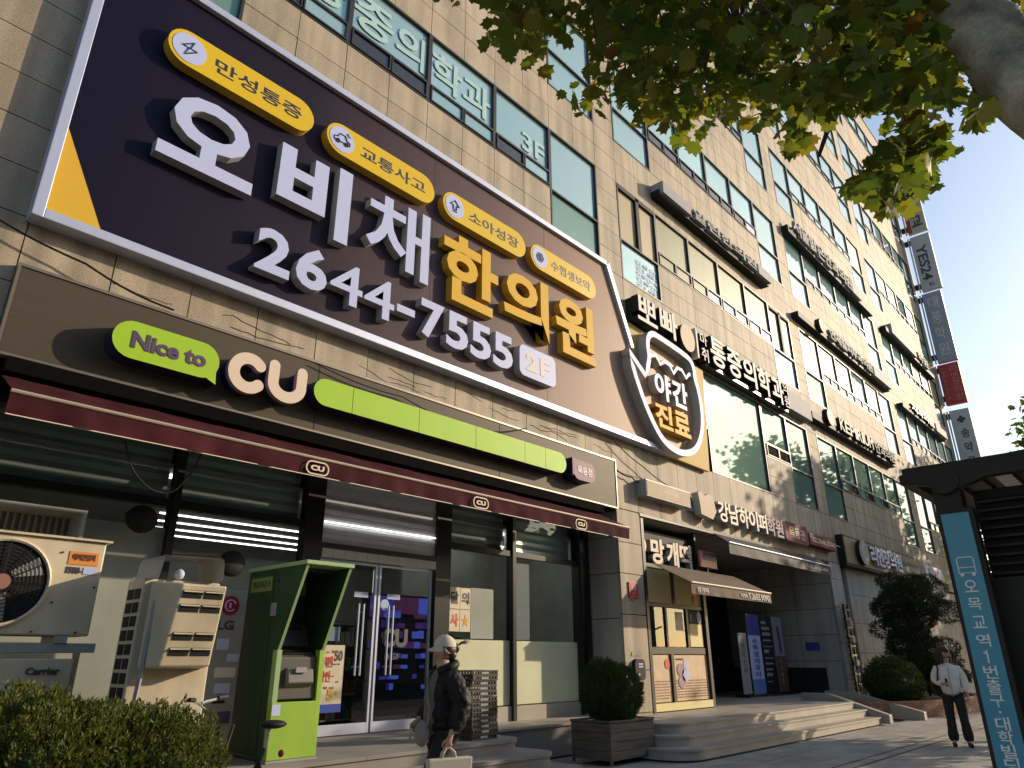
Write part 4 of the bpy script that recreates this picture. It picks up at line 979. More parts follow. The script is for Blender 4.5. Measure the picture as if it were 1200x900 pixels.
# second clinic sign board at right
t = thing('clinic_board', (30.7, 8.6, 4.5), 'brown and charcoal clinic sign board with a round emblem and pale violet letters', 'sign')
MB().box(25.95, 35.3, 8.36, 8.60, 4.50, 5.55).build('case', M['black'], t)
MB().box(26.05, 32.2, 8.352, 8.36, 4.60, 5.50).build('left_face', mat('tan_board', (0.25, 0.17, 0.10), 0.45, var=0.1), t)
MB().box(32.2, 35.25, 8.352, 8.36, 4.55, 5.50).build('right_face', mat('charcoal_board', (0.10, 0.095, 0.09), 0.5), t)
MB().disc((27.55, 8.20, 5.06), 0.50, 'y', 0.16, 26, 0, 1, rz=0.44).build('emblem', [M['discbeige'], M['black']], t)
ribbon(arc(27.55, 5.06, 0.30, 0.26, 60, 330), 0.06, 8.185, 8.2, 'emblem_mark', JS, t)
letter_row('리엔장의원', (28.25, 32.05, 4.72, 5.42), 8.2, 0.15, [mat('pale_violet_letter', (0.62, 0.62, 0.80), 0.3), M['greyside']], t, 0.028, 0.05)
letters('board_text', '성형외과 피부과', (32.6, 34.9, 5.08, 5.28), 8.345, 0.006, M['signgrey'], t, 0.0); letters('board_text', '02.2655.9090', (32.6, 34.9, 4.72, 4.88), 8.345, 0.006, M['signgrey'], t, 0.0)
t = thing('blue_framed_sign', (37.6, 8.5, 4.2), 'white framed deep blue sign box near the pine, past the clinic board', 'sign')
MB().box(36.1, 39.2, 8.35, 8.6, 4.25, 5.42).build('frame', M['offwhite'], t, bevel=0.02); MB().box(36.55, 39.1, 8.34, 8.35, 4.38, 5.30).build('face', M['blue'], t)

# pipes and meter ladder on the right pier
t = thing('pipe_rack', (25.5, 8.55, 0.6), 'dark vertical pipe rack with rungs fixed to the grey stone pier', 'pipe rack')
for x in (25.25, 25.62): MB().tube([(x, 8.48, 0.5), (x, 8.48, 3.2)], 0.035, 7).build('pipe', M['blackmetal'], t)
for i in range(9): MB().box(25.2, 25.7, 8.44, 8.52, 0.75 + i * 0.28, 0.81 + i * 0.28).build('rung', M['blackmetal'], t)
for z in (2.5, 2.0, 1.3): MB().box(25.3, 25.58, 8.36, 8.5, z, z + 0.18).build('meter', M['acgrey'], t)

# cables
def cable(pts, r, label):
    n = len(pts); Q = []
    for i in range(n - 1):
        for q in range(8):
            f_ = q / 8; a, b_ = Vector(pts[i]), Vector(pts[i + 1]); p = a.lerp(b_, f_); p.z -= 0.05 * math.sin(math.pi * f_); Q.append(tuple(p))
    Q.append(pts[-1]); own('cable', MB().tube(Q, r, 6), M['black'], label, 'cable', 'cables slung across the facade')
cable([(0.6, 8.5, 6.12), (1.9, 8.45, 5.80), (2.95, 8.46, 5.60)], 0.013, 'thick black cable running down to the fascia under the left corner of the billboard')
cable([(5.0, 8.44, 5.50), (6.6, 8.44, 5.42), (8.2, 8.44, 5.24), (9.6, 8.45, 5.60)], 0.009, 'thin dark cable sagging over the top of the lime green bar')
cable([(12.5, 8.5, 6.05), (13.6, 8.46, 5.62), (14.9, 8.45, 5.32)], 0.012, 'twin-looking thin cable from the billboard down to the beige sign box')
cable([(12.55, 8.55, 5.42), (13.2, 8.5, 5.30), (13.5, 8.52, 5.26)], 0.016, 'short cable between the fascia end and the beige sign box')
cable([(2.55, 8.0, 3.72), (2.75, 8.05, 3.38), (3.1, 8.1, 3.25), (3.3, 8.1, 3.45), (3.38, 8.0, 3.75)], 0.008, 'loose loop of wire hanging under the maroon awning')

# vertical projecting signs at the far corner
XS = XEND - 0.1
def blade(z0, z1, ya, yb, m, label, build):
    t = thing('blade_sign', (XS, (ya + yb) / 2, z0), label, 'sign', 'projecting signs on the far corner')
    MB().box(XS, XS + 0.35, yb, ya, z0, z1).build('panel', m, t, bevel=0.02)
    for z in (z0 + 0.3, z1 - 0.5): MB().box(XS + 0.08, XS + 0.28, ya, 8.7, z, z + 0.35).build('bracket', M['blackmetal'], t)
    MB().tube([(XS + 0.1, ya + 0.12, z0), (XS + 0.1, ya + 0.12, z1)], 0.05, 6).build('pole', M['offwhite'], t)
    build(t)
def vrow(t, s, yl, yr, z1, h, gap, m, b=0.01):
    for i, ch in enumerate(s): letters('letter', ch, (yl, yr, z1 - (i + 1) * h - i * gap, z1 - i * (h + gap)), XS - 0.02, 0.03, m, t, b, 'x')
blade(29.3, 34.4, 8.25, 7.05, M['signbeige'], 'beige projecting sign with a red edge, topmost at the far corner, half behind leaves', lambda t: (vrow(t, '종로학교', 7.9, 7.25, 34.0, 0.85, 0.3, M['darkgrey'], 0.03), MB().box(XS - 0.012, XS, 7.98, 8.25, 29.3, 34.4).build('red_edge', M['signred'], t)))
def yes(t):
    U = glyphs('YES24', 0.02)
    V, Fc, Nn = U; mb = MB()                                  # turned a quarter: reads downwards
    P = np.stack([XS - 0.02 + (1 - V[:, 2]) * 0.03, 8.02 - V[:, 1] * 0.62, 28.2 - V[:, 0] * 2.7], 1)
    mb.add(P, Fc); mb.build('letter', M['darkgrey'], t)
    letters('letter', '중고', (7.75, 7.42, 25.0, 25.25), XS - 0.02, 0.03, M['darkgrey'], t, 0.0, 'x')
blade(24.75, 29.0, 8.25, 7.05, M['bladegrey'], 'grey projecting sign with YES24 reading downwards, second from the top at the far corner', yes)
blade(19.5, 24.55, 8.35, 7.2, M['slate'], 'slate blue projecting sign with pale stacked characters, between the grey and the red ones', lambda t: vrow(t, '대풍학원', 8.1, 7.5, 24.2, 0.85, 0.28, M['offwhite'], 0.01))
blade(16.6, 19.35, 8.45, 7.25, M['signred'], 'dark red projecting sign with small white characters at the far corner', lambda t: (vrow(t, '리엔장의원', 7.8, 7.42, 19.15, 0.42, 0.06, M['pinkgrey'], 0.0), vrow(t, '성형외과피부과', 8.3, 8.1, 18.9, 0.24, 0.05, M['pinkgrey'], 0.0)))
def song(t):
    m = MB(); m.box(XS - 0.03, XS, 7.60, 8.05, 15.45, 15.62); m.box(XS - 0.032, XS, 7.74, 7.91, 15.31, 15.76); m.build('cross', M['darkgrey'], t)
    vrow(t, '송약국', 8.0, 7.55, 14.95, 0.62, 0.30, M['darkgrey'], 0.015)
blade(11.3, 16.2, 8.4, 7.3, M['bladegrey'], 'grey projecting pharmacy sign with a dark cross, lowest of the far corner signs', song)

# ================================================================== objects in front of the store
# outdoor units
u1 = thing('outdoor_unit', (1.6, 7.7, 0.5), 'large beige air conditioner unit with a round fan grille and an orange sticker', 'air conditioner')
MB().box(0.72, 2.42, 7.50, 7.92, 1.72, 2.56).build('case', M['acbeige'], u1, bevel=0.015)
MB().box(0.70, 2.46, 7.47, 7.94, 2.56, 2.58).build('lid', M['acbeige'], u1)
MB().disc((1.64, 7.494, 2.15), 0.36, 'y', 0.01, 36).build('fan_opening', M['black'], u1)
fg = MB()
for k in range(1, 12): fg.tube([(1.64 + 0.031 * k * math.cos(a), 7.478, 2.15 + 0.031 * k * math.sin(a)) for a in np.linspace(0, 2 * math.pi, 33)[:-1]], 0.0035, 4, True)
for a in np.linspace(0, 2 * math.pi, 13)[:-1]: fg.tube([(1.64, 7.474, 2.15), (1.64 + 0.35 * math.cos(a), 7.474, 2.15 + 0.35 * math.sin(a))], 0.004, 4)
gr = fg.build('fan_grille', M['blackmetal'], u1)
MB().tube([(1.64 + 0.36 * math.cos(a), 7.485, 2.15 + 0.36 * math.sin(a)) for a in np.linspace(0, 2 * math.pi, 41)[:-1]], 0.018, 6, True).build('fan_ring', M['acbeige'], u1)
for a in (0.5, 2.6, 4.7):
    MB().add([(1.64 + 0.09 * math.cos(a), 7.492, 2.15 + 0.09 * math.sin(a)), (1.64 + 0.32 * math.cos(a - .25), 7.492, 2.15 + 0.32 * math.sin(a - .25)), (1.64 + 0.33 * math.cos(a + .25), 7.482, 2.15 + 0.33 * math.sin(a + .25)), (1.64 + 0.10 * math.cos(a + .6), 7.482, 2.15 + 0.10 * math.sin(a + .6))], [(0, 1, 2, 3)]).build('fan_blade', M['acgrey'], u1)
MB().disc((1.64, 7.465, 2.15), 0.065, 'y', 0.015, 20).build('hub_badge', mat('faded_pink_badge', (0.30, 0.14, 0.11), 0.5), u1)
st_ = MB().box(2.12, 2.37, 7.494, 7.5, 2.34, 2.46).build('sticker', M['orange'], u1)
letters('sticker_text', '에어컨설치', (2.15, 2.34, 2.38, 2.44), 7.488, 0.004, M['print_brown'], st_, 0.02)
letters('sticker_text', '1580-', (2.12, 2.25, 2.26, 2.32), 7.492, 0.006, M['darkgrey'], st_, 0.03)
MB().box(2.26, 2.37, 7.494, 7.5, 2.26, 2.32).build('sticker', M['white'], u1)
for (x, z) in ((0.9, 1.75), (1.5, 1.75), (1.95, 1.75), (2.3, 1.75), (2.06, 2.44), (2.06, 2.0), (2.38, 2.15)): MB().disc((x, 7.49, z), 0.010, 'y', 0.01, 8).build('screw', M['darkgrey'], u1)
sf = MB(); sf.box(0.7, 2.5, 7.52, 7.57, 1.58, 1.66); sf.box(0.7, 2.5, 7.85, 7.9, 1.58, 1.66)
for x in (0.8, 2.44): sf.box(x, x + 0.05, 7.85, 7.9, 0.5, 1.58)
sf.box(0.62, 0.67, 7.52, 7.57, 0.5, 1.66)
sf.box(0.9, 1.0, 7.5, 7.9, 1.66, 1.72); sf.box(2.15, 2.25, 7.5, 7.9, 1.66, 1.72)
sf.build('stand', M['acgrey'], u1)
u2 = thing('outdoor_unit', (1.5, 7.75, 0.5), 'beige air conditioner unit under the metal stand, mostly behind the hedge', 'air conditioner')
MB().box(0.75, 2.34, 7.50, 7.84, 0.56, 1.53).build('case', M['acbeige'], u2, bevel=0.012)
letters('unit_badge', 'Carrier', (1.98, 2.24, 1.40, 1.46), 7.488, 0.01, M['darkgrey'], u2, 0.03)
u3 = thing('outdoor_unit', (3.0, 7.2, 0.5), 'beige boxy air conditioner unit with a slanted louvred air guide and a grid side', 'air conditioner')
MB().box(2.64, 3.36, 7.02, 7.40, 0.56, 2.22).build('case', M['acbeige'], u3, bevel=0.012)
for i in range(12):
    for j in range(2): MB().box(2.632, 2.64, 7.06 + j * 0.16, 7.06 + j * 0.16 + 0.125, 0.72 + i * 0.12, 0.72 + i * 0.12 + 0.09).build('grid_opening', M['black'], u3)
MB().hex8([(2.80, 6.80, 1.46), (3.26, 6.80, 1.46), (3.31, 7.02, 1.44), (2.70, 7.02, 1.44), (2.84, 6.66, 2.16), (3.26, 6.66, 2.16), (3.31, 7.02, 2.20), (2.70, 7.02, 2.20)]).build('air_guide', M['acbeige'], u3, bevel=0.015)
for z in (1.55, 1.68, 1.92, 2.04):
    for xa, xb in ((2.86, 3.035), (3.06, 3.235)):
        y = 6.80 - 0.14 * (z - 1.46) / 0.70
        MB().hex8([(xa, y - 0.006, z), (xb, y - 0.006, z), (xb, y + 0.05, z), (xa, y + 0.05, z), (xa, y - 0.02, z + 0.068), (xb, y - 0.02, z + 0.068), (xb, y + 0.04, z + 0.068), (xa, y + 0.04, z + 0.068)]).build('louvre_slot', M['black'], u3)
        MB().hex8([(xa, y - 0.035, z + 0.050), (xb, y - 0.035, z + 0.050), (xb, y - 0.005, z + 0.062), (xa, y - 0.005, z + 0.062), (xa, y - 0.035, z + 0.056), (xb, y - 0.035, z + 0.056), (xb, y - 0.005, z + 0.070), (xa, y - 0.005, z + 0.070)]).build('louvre_blade', M['acbeige'], u3)
hd = MB(); n = 8
prof = [(2.70, 2.22), (2.72, 2.36)] + [(2.80 + 0.08 * -math.cos(a), 2.38 + 0.06 * math.sin(a)) for a in np.linspace(0.3, 1.5, 4)] + [(3.20, 2.45)] + [(3.24 + 0.06 * math.sin(a), 2.39 + 0.06 * math.cos(a)) for a in np.linspace(0.2, 1.5, 4)] + [(3.31, 2.24)]
V = [(x, 6.86, z) for x, z in prof] + [(x, 7.42, z) for x, z in prof]; k = len(prof)
hd.add(V, [(i, i + 1, k + i + 1, k + i) for i in range(k - 1)]); hd.add([(x * 0.996 + 0.012, y, z - 0.012) for x, y, z in V], [(i, k + i, k + i + 1, i + 1) for i in range(k - 1)])
hd.build('rain_cover', M['acgrey'], u3, smooth=True)
MB().ellipsoid((2.93, 6.98, 2.27), (0.045, 0.045, 0.05)).build('valve_cap', M['white'], u3, smooth=True)
MB().tube([(2.70, 7.0, 0.7), (2.72, 6.95, 1.4), (2.74, 6.95, 2.0), (2.80, 7.0, 2.2)], 0.022, 6).build('refrigerant_pipe', M['acgrey'], u3)
for k, (x, m_) in enumerate(((0.95, 'offwhite'), (1.05, 'acgrey'))):
    MB().tube([(x, 7.93, 1.9), (x, 8.02, 1.8), (x + 0.02, 8.05, 1.2), (x, 8.03, 0.52)], 0.028, 7).build('lagged_pipe', M[m_], u1)
u4 = thing('outdoor_unit', (3.95, 8.2, 0.5), 'tall narrow grey air conditioner cabinet with a round red emblem, beside the green cash machine', 'air conditioner')
MB().box(3.45, 4.18, 8.0, 8.5, 0.5, 2.26).build('case', M['acgrey'], u4, bevel=0.012)
em = MB().disc((3.98, 7.990, 2.09), 0.105, 'y', 0.01, 26).build('emblem', mat('crimson_emblem', (0.30, 0.01, 0.03), 0.4), u4)
MB().tube([(3.98 + 0.06 * math.cos(a), 7.985, 2.09 + 0.06 * math.sin(a)) for a in np.linspace(0.4, 5.6, 14)], 0.008, 5).build('emblem_mark', M['white'], em)
MB().box(3.965, 3.985, 7.983, 7.99, 2.06, 2.12).build('emblem_mark', M['white'], em)
letters('unit_badge', 'LG', (3.86, 4.05, 1.83, 1.93), 7.990, 0.008, M['darkgrey'], u4, 0.03)
for (xa, xb, za, zb, mt) in ((3.88, 4.02, 1.62, 1.74, 'white'), (4.02, 4.16, 1.50, 1.58, 'white'), (3.9, 4.14, 1.34, 1.44, 'offwhite'), (3.92, 4.10, 1.18, 1.28, 'white'), (3.92, 4.06, 1.08, 1.11, 'black'), (3.80, 3.9, 0.88, 1.0, 'red'), (3.92, 4.14, 0.88, 1.0, 'purple')):
    MB().box(xa, xb, 7.992, 7.998, za, zb).build('sticker', M[mt], u4)

# cash machine booth
am = thing('cash_machine', (4.65, 7.9, 0.505), 'green cash machine booth with slanted side panels and a bright lime front', 'cash machine')
ax0, ax1 = 4.33, 4.92
for x, nm in ((ax0, 'side_panel'), (ax1 - 0.03, 'side_panel')):
    MB().prismx([(7.50, 0.51), (8.3, 0.51), (8.3, 2.50), (7.06, 2.50), (7.50, 1.60)], x, x + 0.03).build(nm, M['atmdark'], am, bevel=0.004)
    MB().add(*(lambda p: (p, [(0, 1, 2, 3), (0, 4, 5, 1), (3, 2, 6, 7)]))([(x - 0.003, 7.49, 1.58), (x + 0.033, 7.49, 1.58), (x + 0.033, 7.05, 2.50), (x - 0.003, 7.05, 2.50), (x - 0.003, 7.52, 1.58), (x + 0.033, 7.52, 1.58), (x + 0.033, 7.08, 2.5), (x - 0.003, 7.08, 2.5)])).build('edge_strip', M['atmedge'], am)
MB().box(ax0 - 0.02, ax1 + 0.02, 7.03, 8.32, 2.50, 2.545).build('roof', M['atmedge'], am, bevel=0.006)
MB().box(ax0 + 0.03, ax1 - 0.03, 7.95, 8.3, 1.28, 2.50).build('back_panel', M['atmdark'], am)
MB().box(ax0 + 0.031, ax1 - 0.031, 7.35, 7.95, 2.46, 2.498).build('ceiling', M['atmdark'], am)
MB().box(ax0 - 0.004, ax1 + 0.004, 7.47, 7.56, 0.535, 1.09).build('front_panel', M['atmlime'], am, bevel=0.006)
MB().box(ax0 - 0.004, ax0 + 0.055, 7.472, 7.56, 1.09, 1.62).build('front_jamb', M['atmedge'], am)
MB().box(ax1 - 0.055, ax1 + 0.004, 7.472, 7.56, 1.09, 1.62).build('front_jamb', M['atmlime'], am)
MB().box(ax0 + 0.031, ax1 - 0.031, 7.56, 8.28, 0.535, 1.11).build('base_cabinet', M['atmdark'], am)
MB().box(ax0 - 0.01, ax1 + 0.01, 7.46, 8.3, 0.508, 0.533).build('foot', M['acgrey'], am)
t_ = MB().prismx([(7.50, 1.115), (7.96, 1.115), (7.96, 1.9), (7.80, 1.9), (7.70, 1.66), (7.52, 1.54)], ax0 + 0.06, ax1 - 0.06).build('teller_unit', M['atmgrey'], am, bevel=0.01)
MB().prismx([(7.43, 1.28), (7.52, 1.22), (7.52, 1.44), (7.46, 1.42)], ax0 + 0.14, ax1 - 0.13).build('cash_tray', mat('tray_grey', (0.15, 0.138, 0.125), 0.35), am, bevel=0.012)
MB().box(ax0 + 0.22, ax1 - 0.24, 7.42, 7.45, 1.385, 1.44).build('tray_lip', M['signgrey'], am)
MB().hex8([(ax0 + 0.12, 7.715, 1.68), (ax1 - 0.12, 7.715, 1.68), (ax1 - 0.12, 7.74, 1.68), (ax0 + 0.12, 7.74, 1.68), (ax0 + 0.12, 7.79, 1.88), (ax1 - 0.12, 7.79, 1.88), (ax1 - 0.12, 7.81, 1.88), (ax0 + 0.12, 7.81, 1.88)]).build('screen', M['black'], am)
MB().hex8([(ax0 + 0.12, 7.55, 1.575), (ax1 - 0.12, 7.55, 1.575), (ax1 - 0.12, 7.66, 1.645), (ax0 + 0.12, 7.66, 1.645), (ax0 + 0.12, 7.55, 1.585), (ax1 - 0.12, 7.55, 1.585), (ax1 - 0.12, 7.66, 1.66), (ax0 + 0.12, 7.66, 1.66)]).build('keypad', M['blackmetal'], am)
sgp = MB().box(ax0 + 0.05, ax1 - 0.05, 7.90, 7.95, 2.24, 2.40).build('name_plate', mat('olive_plate', (0.20, 0.24, 0.04), 0.5), am)
letters('plate_text', '현금지급기', (ax0 + 0.1, ax1 - 0.1, 2.29, 2.36), 7.894, 0.005, M['atmdark'], sgp, 0.02)
sgp = MB().box(ax0 - 0.008, ax0, 7.75, 8.22, 2.26, 2.42).build('name_plate', mat('olive_plate_side', (0.22, 0.26, 0.06), 0.5), am)
letters('plate_text', '현금지급기', (8.18, 7.79, 2.30, 2.38), ax0 - 0.012, 0.005, M['atmdark'], sgp, 0.02, 'x')
MB().box(ax0 - 0.004, ax0, 7.60, 7.72, 1.98, 2.12).build('sticker', M['mauve'], am); MB().box(ax0 + 0.0, ax0 + 0.1, 7.464, 7.47, 0.96, 1.07).build('sticker', M['white'], am)
MB().box(ax0 + 0.2, ax0 + 0.35, 7.94, 7.95, 2.02, 2.14).build('sticker', M['signgrey'], am)
MB().disc((ax0 - 0.004, 7.62, 2.36), 0.02, 'x', 0.006, 10).build('lock', M['black'], am)

MB().box(ax0 - 0.003, ax0, 7.70, 7.708, 0.55, 2.49).build('panel_seam', M['black'], am)
# crates
cr0 = None
words = ['bottom', 'second', 'third', 'fourth', 'fifth', 'sixth', 'seventh', 'eighth', 'ninth', 'tenth', 'eleventh', 'twelfth', 'topmost']
z = 0.507
for i in range(13):
    lab = ('bottom tray of the black crate stack by the store steps' if i == 0 else 'topmost tray of the black crate stack by the store steps' if i == 12 else '%s tray from the bottom in the black crate stack' % words[i])
    if cr0 is None:
        cr0 = thing('bread_crate', (7.58, 7.72, z), lab, 'crate', 'black bread crates stacked by the store steps')
        rim = MB()
        for zz in (0.0, 0.050):
            rim.box(7.33, 7.83, 7.50, 7.515, z + zz, z + zz + 0.015); rim.box(7.33, 7.83, 7.925, 7.94, z + zz, z + zz + 0.015); rim.box(7.33, 7.345, 7.515, 7.925, z + zz, z + zz + 0.015); rim.box(7.815, 7.83, 7.515, 7.925, z + zz, z + zz + 0.015)
        rim.box(7.345, 7.815, 7.515, 7.925, z, z + 0.006)
        rim.build('rim', M['crate'], cr0)
        br = MB()
        for k in range(9): br.box(7.34 + k * 0.058, 7.362 + k * 0.058, 7.503, 7.513, z + 0.015, z + 0.05); br.box(7.34 + k * 0.058, 7.362 + k * 0.058, 7.927, 7.937, z + 0.015, z + 0.05)
        for k in range(7): br.box(7.333, 7.343, 7.53 + k * 0.058, 7.55 + k * 0.058, z + 0.015, z + 0.05); br.box(7.817, 7.827, 7.53 + k * 0.058, 7.55 + k * 0.058, z + 0.015, z + 0.05)
        tag(br.build('side_bars', M['crate'], cr0), kind='stuff')
        MB().box(7.50, 7.64, 7.497, 7.503, z + 0.018, z + 0.045).build('tag_plate', M['acgrey'], cr0)
    else:
        c = cr0.copy(); COL.objects.link(c); c['label'] = lab; c.location = (7.58 + random.uniform(-.012, .012), 7.72 + random.uniform(-.012, .012), z); c.rotation_euler.z = random.uniform(-0.02, 0.02)
        for ch in cr0.children:
            d = ch.copy(); COL.objects.link(d); d.parent = c
    z += 0.0665 if i != 7 else 0.072

# wooden planter
pl = thing('wooden_planter', (10.6, 7.6, 0), 'weathered dark wooden planter box of horizontal boards at the foot of the pier', 'planter')
px0, px1, py0, py1 = 9.98, 11.22, 7.14, 7.90
for k in range(4):
    z0 = 0.05 + k * 0.132; zz1 = z0 + 0.126; d = random.uniform(-0.004, 0.004)
    MB().box(px0 + 0.03, px1 - 0.03, py0 + d, py0 + 0.025 + d, z0, zz1).build('board', M['wood'], pl, bevel=0.004)
    MB().box(px0 + d, px0 + 0.025 + d, py0 + 0.03, py1 - 0.03, z0, zz1).build('board', M['wood'], pl, bevel=0.004)
    MB().box(px1 - 0.025 - d, px1 - d, py0 + 0.03, py1 - 0.03, z0, zz1).build('board', M['wood'], pl, bevel=0.004)
    MB().box(px0 + 0.03, px1 - 0.03, py1 - 0.025, py1, z0, zz1).build('board', M['wood'], pl)
for x in (px0 - 0.006, px1 - 0.034):
    for y in (py0 - 0.006, py1 - 0.034): MB().box(x, x + 0.04, y, y + 0.04, 0.0, 0.585).build('corner_post', M['wood'], pl, bevel=0.004)
tp = MB(); tp.box(px0 - 0.02, px1 + 0.02, py0 - 0.02, py0 + 0.05, 0.585, 0.61); tp.box(px0 - 0.02, px0 + 0.05, py0 + 0.05, py1 - 0.05, 0.585, 0.61); tp.box(px1 - 0.05, px1 + 0.02, py0 + 0.05, py1 - 0.05, 0.585, 0.61); tp.box(px0 - 0.02, px1 + 0.02, py1 - 0.05, py1 + 0.02, 0.585, 0.61)
tp.build('top_rim', M['wood'], pl)
tag(MB().box(px0 + 0.03, px1 - 0.03, py0 + 0.03, py1 - 0.03, 0.1, 0.55).build('soil', M['soil'], pl), kind='stuff')

# four standing banners in the entrance hall
for (xa, xb, za, zb, m_, lab, prn) in (
        (21.0, 21.55, 0.56, 2.25, 'signgrey', 'short white standing banner with faint vertical lettering, leftmost in the entrance hall', [('병원안내', 'darkgrey', 1)]),
        (21.68, 22.52, 0.54, 2.82, 'white', 'white and blue standing banner with bold vertical lettering in the entrance hall', [('대학입시', 'blue', 1)]),
        (22.60, 23.40, 0.54, 2.78, 'black', 'black standing banner with rows of small white print in the entrance hall', []),
        (23.50, 24.25, 0.54, 2.80, 'mauve', 'lilac and brown standing banner, rightmost in the entrance hall', [])):
    t = thing('standing_banner', ((xa + xb) / 2, 10.25, 0.48), lab, 'banner', 'standing banners in the entrance hall')
    MB().box(xa, xb, 10.22, 10.235, za, zb).build('sheet', M[m_], t)
    MB().box(xa - 0.1, xb + 0.1, 10.0, 10.45, 0.48, 0.53).build('base', M['black'], t); MB().tube([((xa + xb) / 2, 10.27, 0.5), ((xa + xb) / 2, 10.27, zb - 0.05)], 0.012, 6).build('pole', M['alu'], t)
    if m_ == 'white':
        MB().box(xa, xb, 10.212, 10.22, 2.2, zb).build('blue_head', M['blue'], t); MB().box(xa, xb, 10.212, 10.22, za, 0.95).build('blue_foot', mat('mid_blue_print', (0.12, 0.2, 0.5), 0.5), t)
        for i, ch in enumerate('수학영어국어'): letters('print', ch, (xa + 0.25, xb - 0.25, 1.95 - i * 0.19, 2.11 - i * 0.19), 10.214, 0.005, M['blue'], t, 0.03)
    elif m_ == 'black':
        for i in range(11):
            w_ = random.uniform(0.3, 0.6); MB().box(xa + 0.1, xa + 0.1 + w_, 10.212, 10.22, 2.55 - i * 0.17, 2.55 - i * 0.17 + random.choice([0.03, 0.05, 0.09])).build('print_bar', M['signgrey'], t)
    elif m_ == 'mauve':
        MB().box(xa, xb, 10.212, 10.22, za, 1.6).build('brown_half', M['print_brown'], t); MB().tube([(xa + .35, 10.21, 2.5), (xa + .4, 10.21, 2.1), (xa + .42, 10.21, 1.7)], 0.04, 6).build('print_figure', M['darkgrey'], t)
        for i in range(4): MB().box(xa + 0.3, xa + 0.36, 10.205, 10.212, 1.4 - i * 0.2, 1.52 - i * 0.2).build('print_bar', M['signgrey'], t)
    else:
        for i, ch in enumerate('진료안내'): letters('print', ch, (xa + 0.18, xb - 0.2, 1.8 - i * 0.22, 1.95 - i * 0.22), 10.214, 0.005, M['darkgrey'], t, 0.0)

# ================================================================== vegetation
def rot_batch(T_, dirs, ups, scale):
    """place template T_ (k,3) for each direction (its +y) and rough normal"""
    y = dirs / np.linalg.norm(dirs, axis=1, keepdims=True)
    x = np.cross(y, ups); nx = np.linalg.norm(x, axis=1, keepdims=True); x = x / np.maximum(nx, 1e-6); z = np.cross(x, y)
    R = np.stack([x, y, z], 2)
    return np.einsum('nij,kj->nki', R, T_) * scale[:, None, None]
LEAFP = [(0, 0.0), (0.12, 0.08), (0.38, 0.08), (0.37, 0.22), (0.60, 0.44), (0.44, 0.50), (0.37, 0.76), (0.20, 0.70), (0, 1.0)]
LEAFP = LEAFP + [(-x, y) for x, y in LEAFP[-2:0:-1]]
LEAFV = np.array([(0, 0.38, 0.0)] + [(x, y, -0.22 * abs(x) - 0.10 * y * y) for x, y in LEAFP])
NLP = len(LEAFP)
LEAFF = np.array([(0, 1 + i, 1 + (i + 1) % NLP) for i in range(NLP)])
def leaf_arrays(pos, size):
    n = len(pos)
    d = rng.normal(size=(n, 3)) * [1, 1, 0.5] + [0, 0, -0.55]
    u = rng.normal(size=(n, 3)) * 0.55 + [0, 0, 1.0]
    P = rot_batch(LEAFV, d, u, size)
    curl = rng.uniform(-0.3, 2.2, n); y_ = d / np.linalg.norm(d, axis=1, keepdims=True); x_ = np.cross(y_, u); x_ /= np.linalg.norm(x_, axis=1, keepdims=True); z_ = np.cross(x_, y_)
    P = P + z_[:, None, :] * (LEAFV[None, :, 2:3] * ((curl - 1) * size)[:, None, None]) + pos[:, None, :]
    F = (LEAFF[None] + (np.arange(n) * len(LEAFV))[:, None, None]).reshape(-1, 3)
    return P, F
SPR = np.array([(0, 0, 0), (0.15, 0.45, 0.05), (0, 1.0, 0), (-0.15, 0.45, 0.05)])
def sprigs(pos, dirs, size):
    n = len(pos); P = rot_batch(SPR, dirs, rng.normal(size=(n, 3)), size) + pos[:, None, :]
    return P.reshape(-1, 3), np.arange(n * 4).reshape(-1, 4)
def in_poly(u, v, poly):
    inside = np.zeros(len(u), bool); n = len(poly)
    for i in range(n):
        x1, y1 = poly[i]; x2, y2 = poly[(i + 1) % n]
        c = ((y1 > v) != (y2 > v)) & (u < (x2 - x1) * (v - y1) / (y2 - y1 + 1e-9) + x1)
        inside ^= c
    return inside

# ---- the plane tree over the viewer
tr = thing('plane_tree', (4.7, -1.2, 0), 'big plane tree leaning over the pavement with olive autumn leaves and a pale mottled limb', 'tree')
path = [(4.8, -1.42, -0.05), (4.75, -1.38, 0.5), (4.62, -1.1, 1.8), (4.42, -0.64, 3.1), (4.24, -0.31, 3.95), (4.14, -0.08, 4.3), (4.12, 0.01, 4.57), (4.14, 0.06, 4.88), (4.18, 0.11, 5.22), (4.27, 0.13, 5.6), (4.3, 0.2, 6.8), (4.2, 0.1, 9.2)]
Pp = []
for i in range(len(path) - 1):
    for q in range(5): Pp.append(tuple(Vector(path[i]).lerp(Vector(path[i + 1]), q / 5) + Vector((random.gauss(0, .008), random.gauss(0, .008), 0))))
rr = [0.29 - 0.11 * min(1, i / 28) - 0.16 * max(0, (i - 42) / 13) for i in range(len(Pp))]
rr[0] = 0.45; rr[1] = 0.40
MB().tube(Pp, rr, 18).build('trunk', M['bark'], tr, smooth=True)
LIMB = [(1078, -40), (1110, 65), (1142, 118), (1215, 160), (1260, 150), (1260, 40), (1215, 40), (1180, -40)]
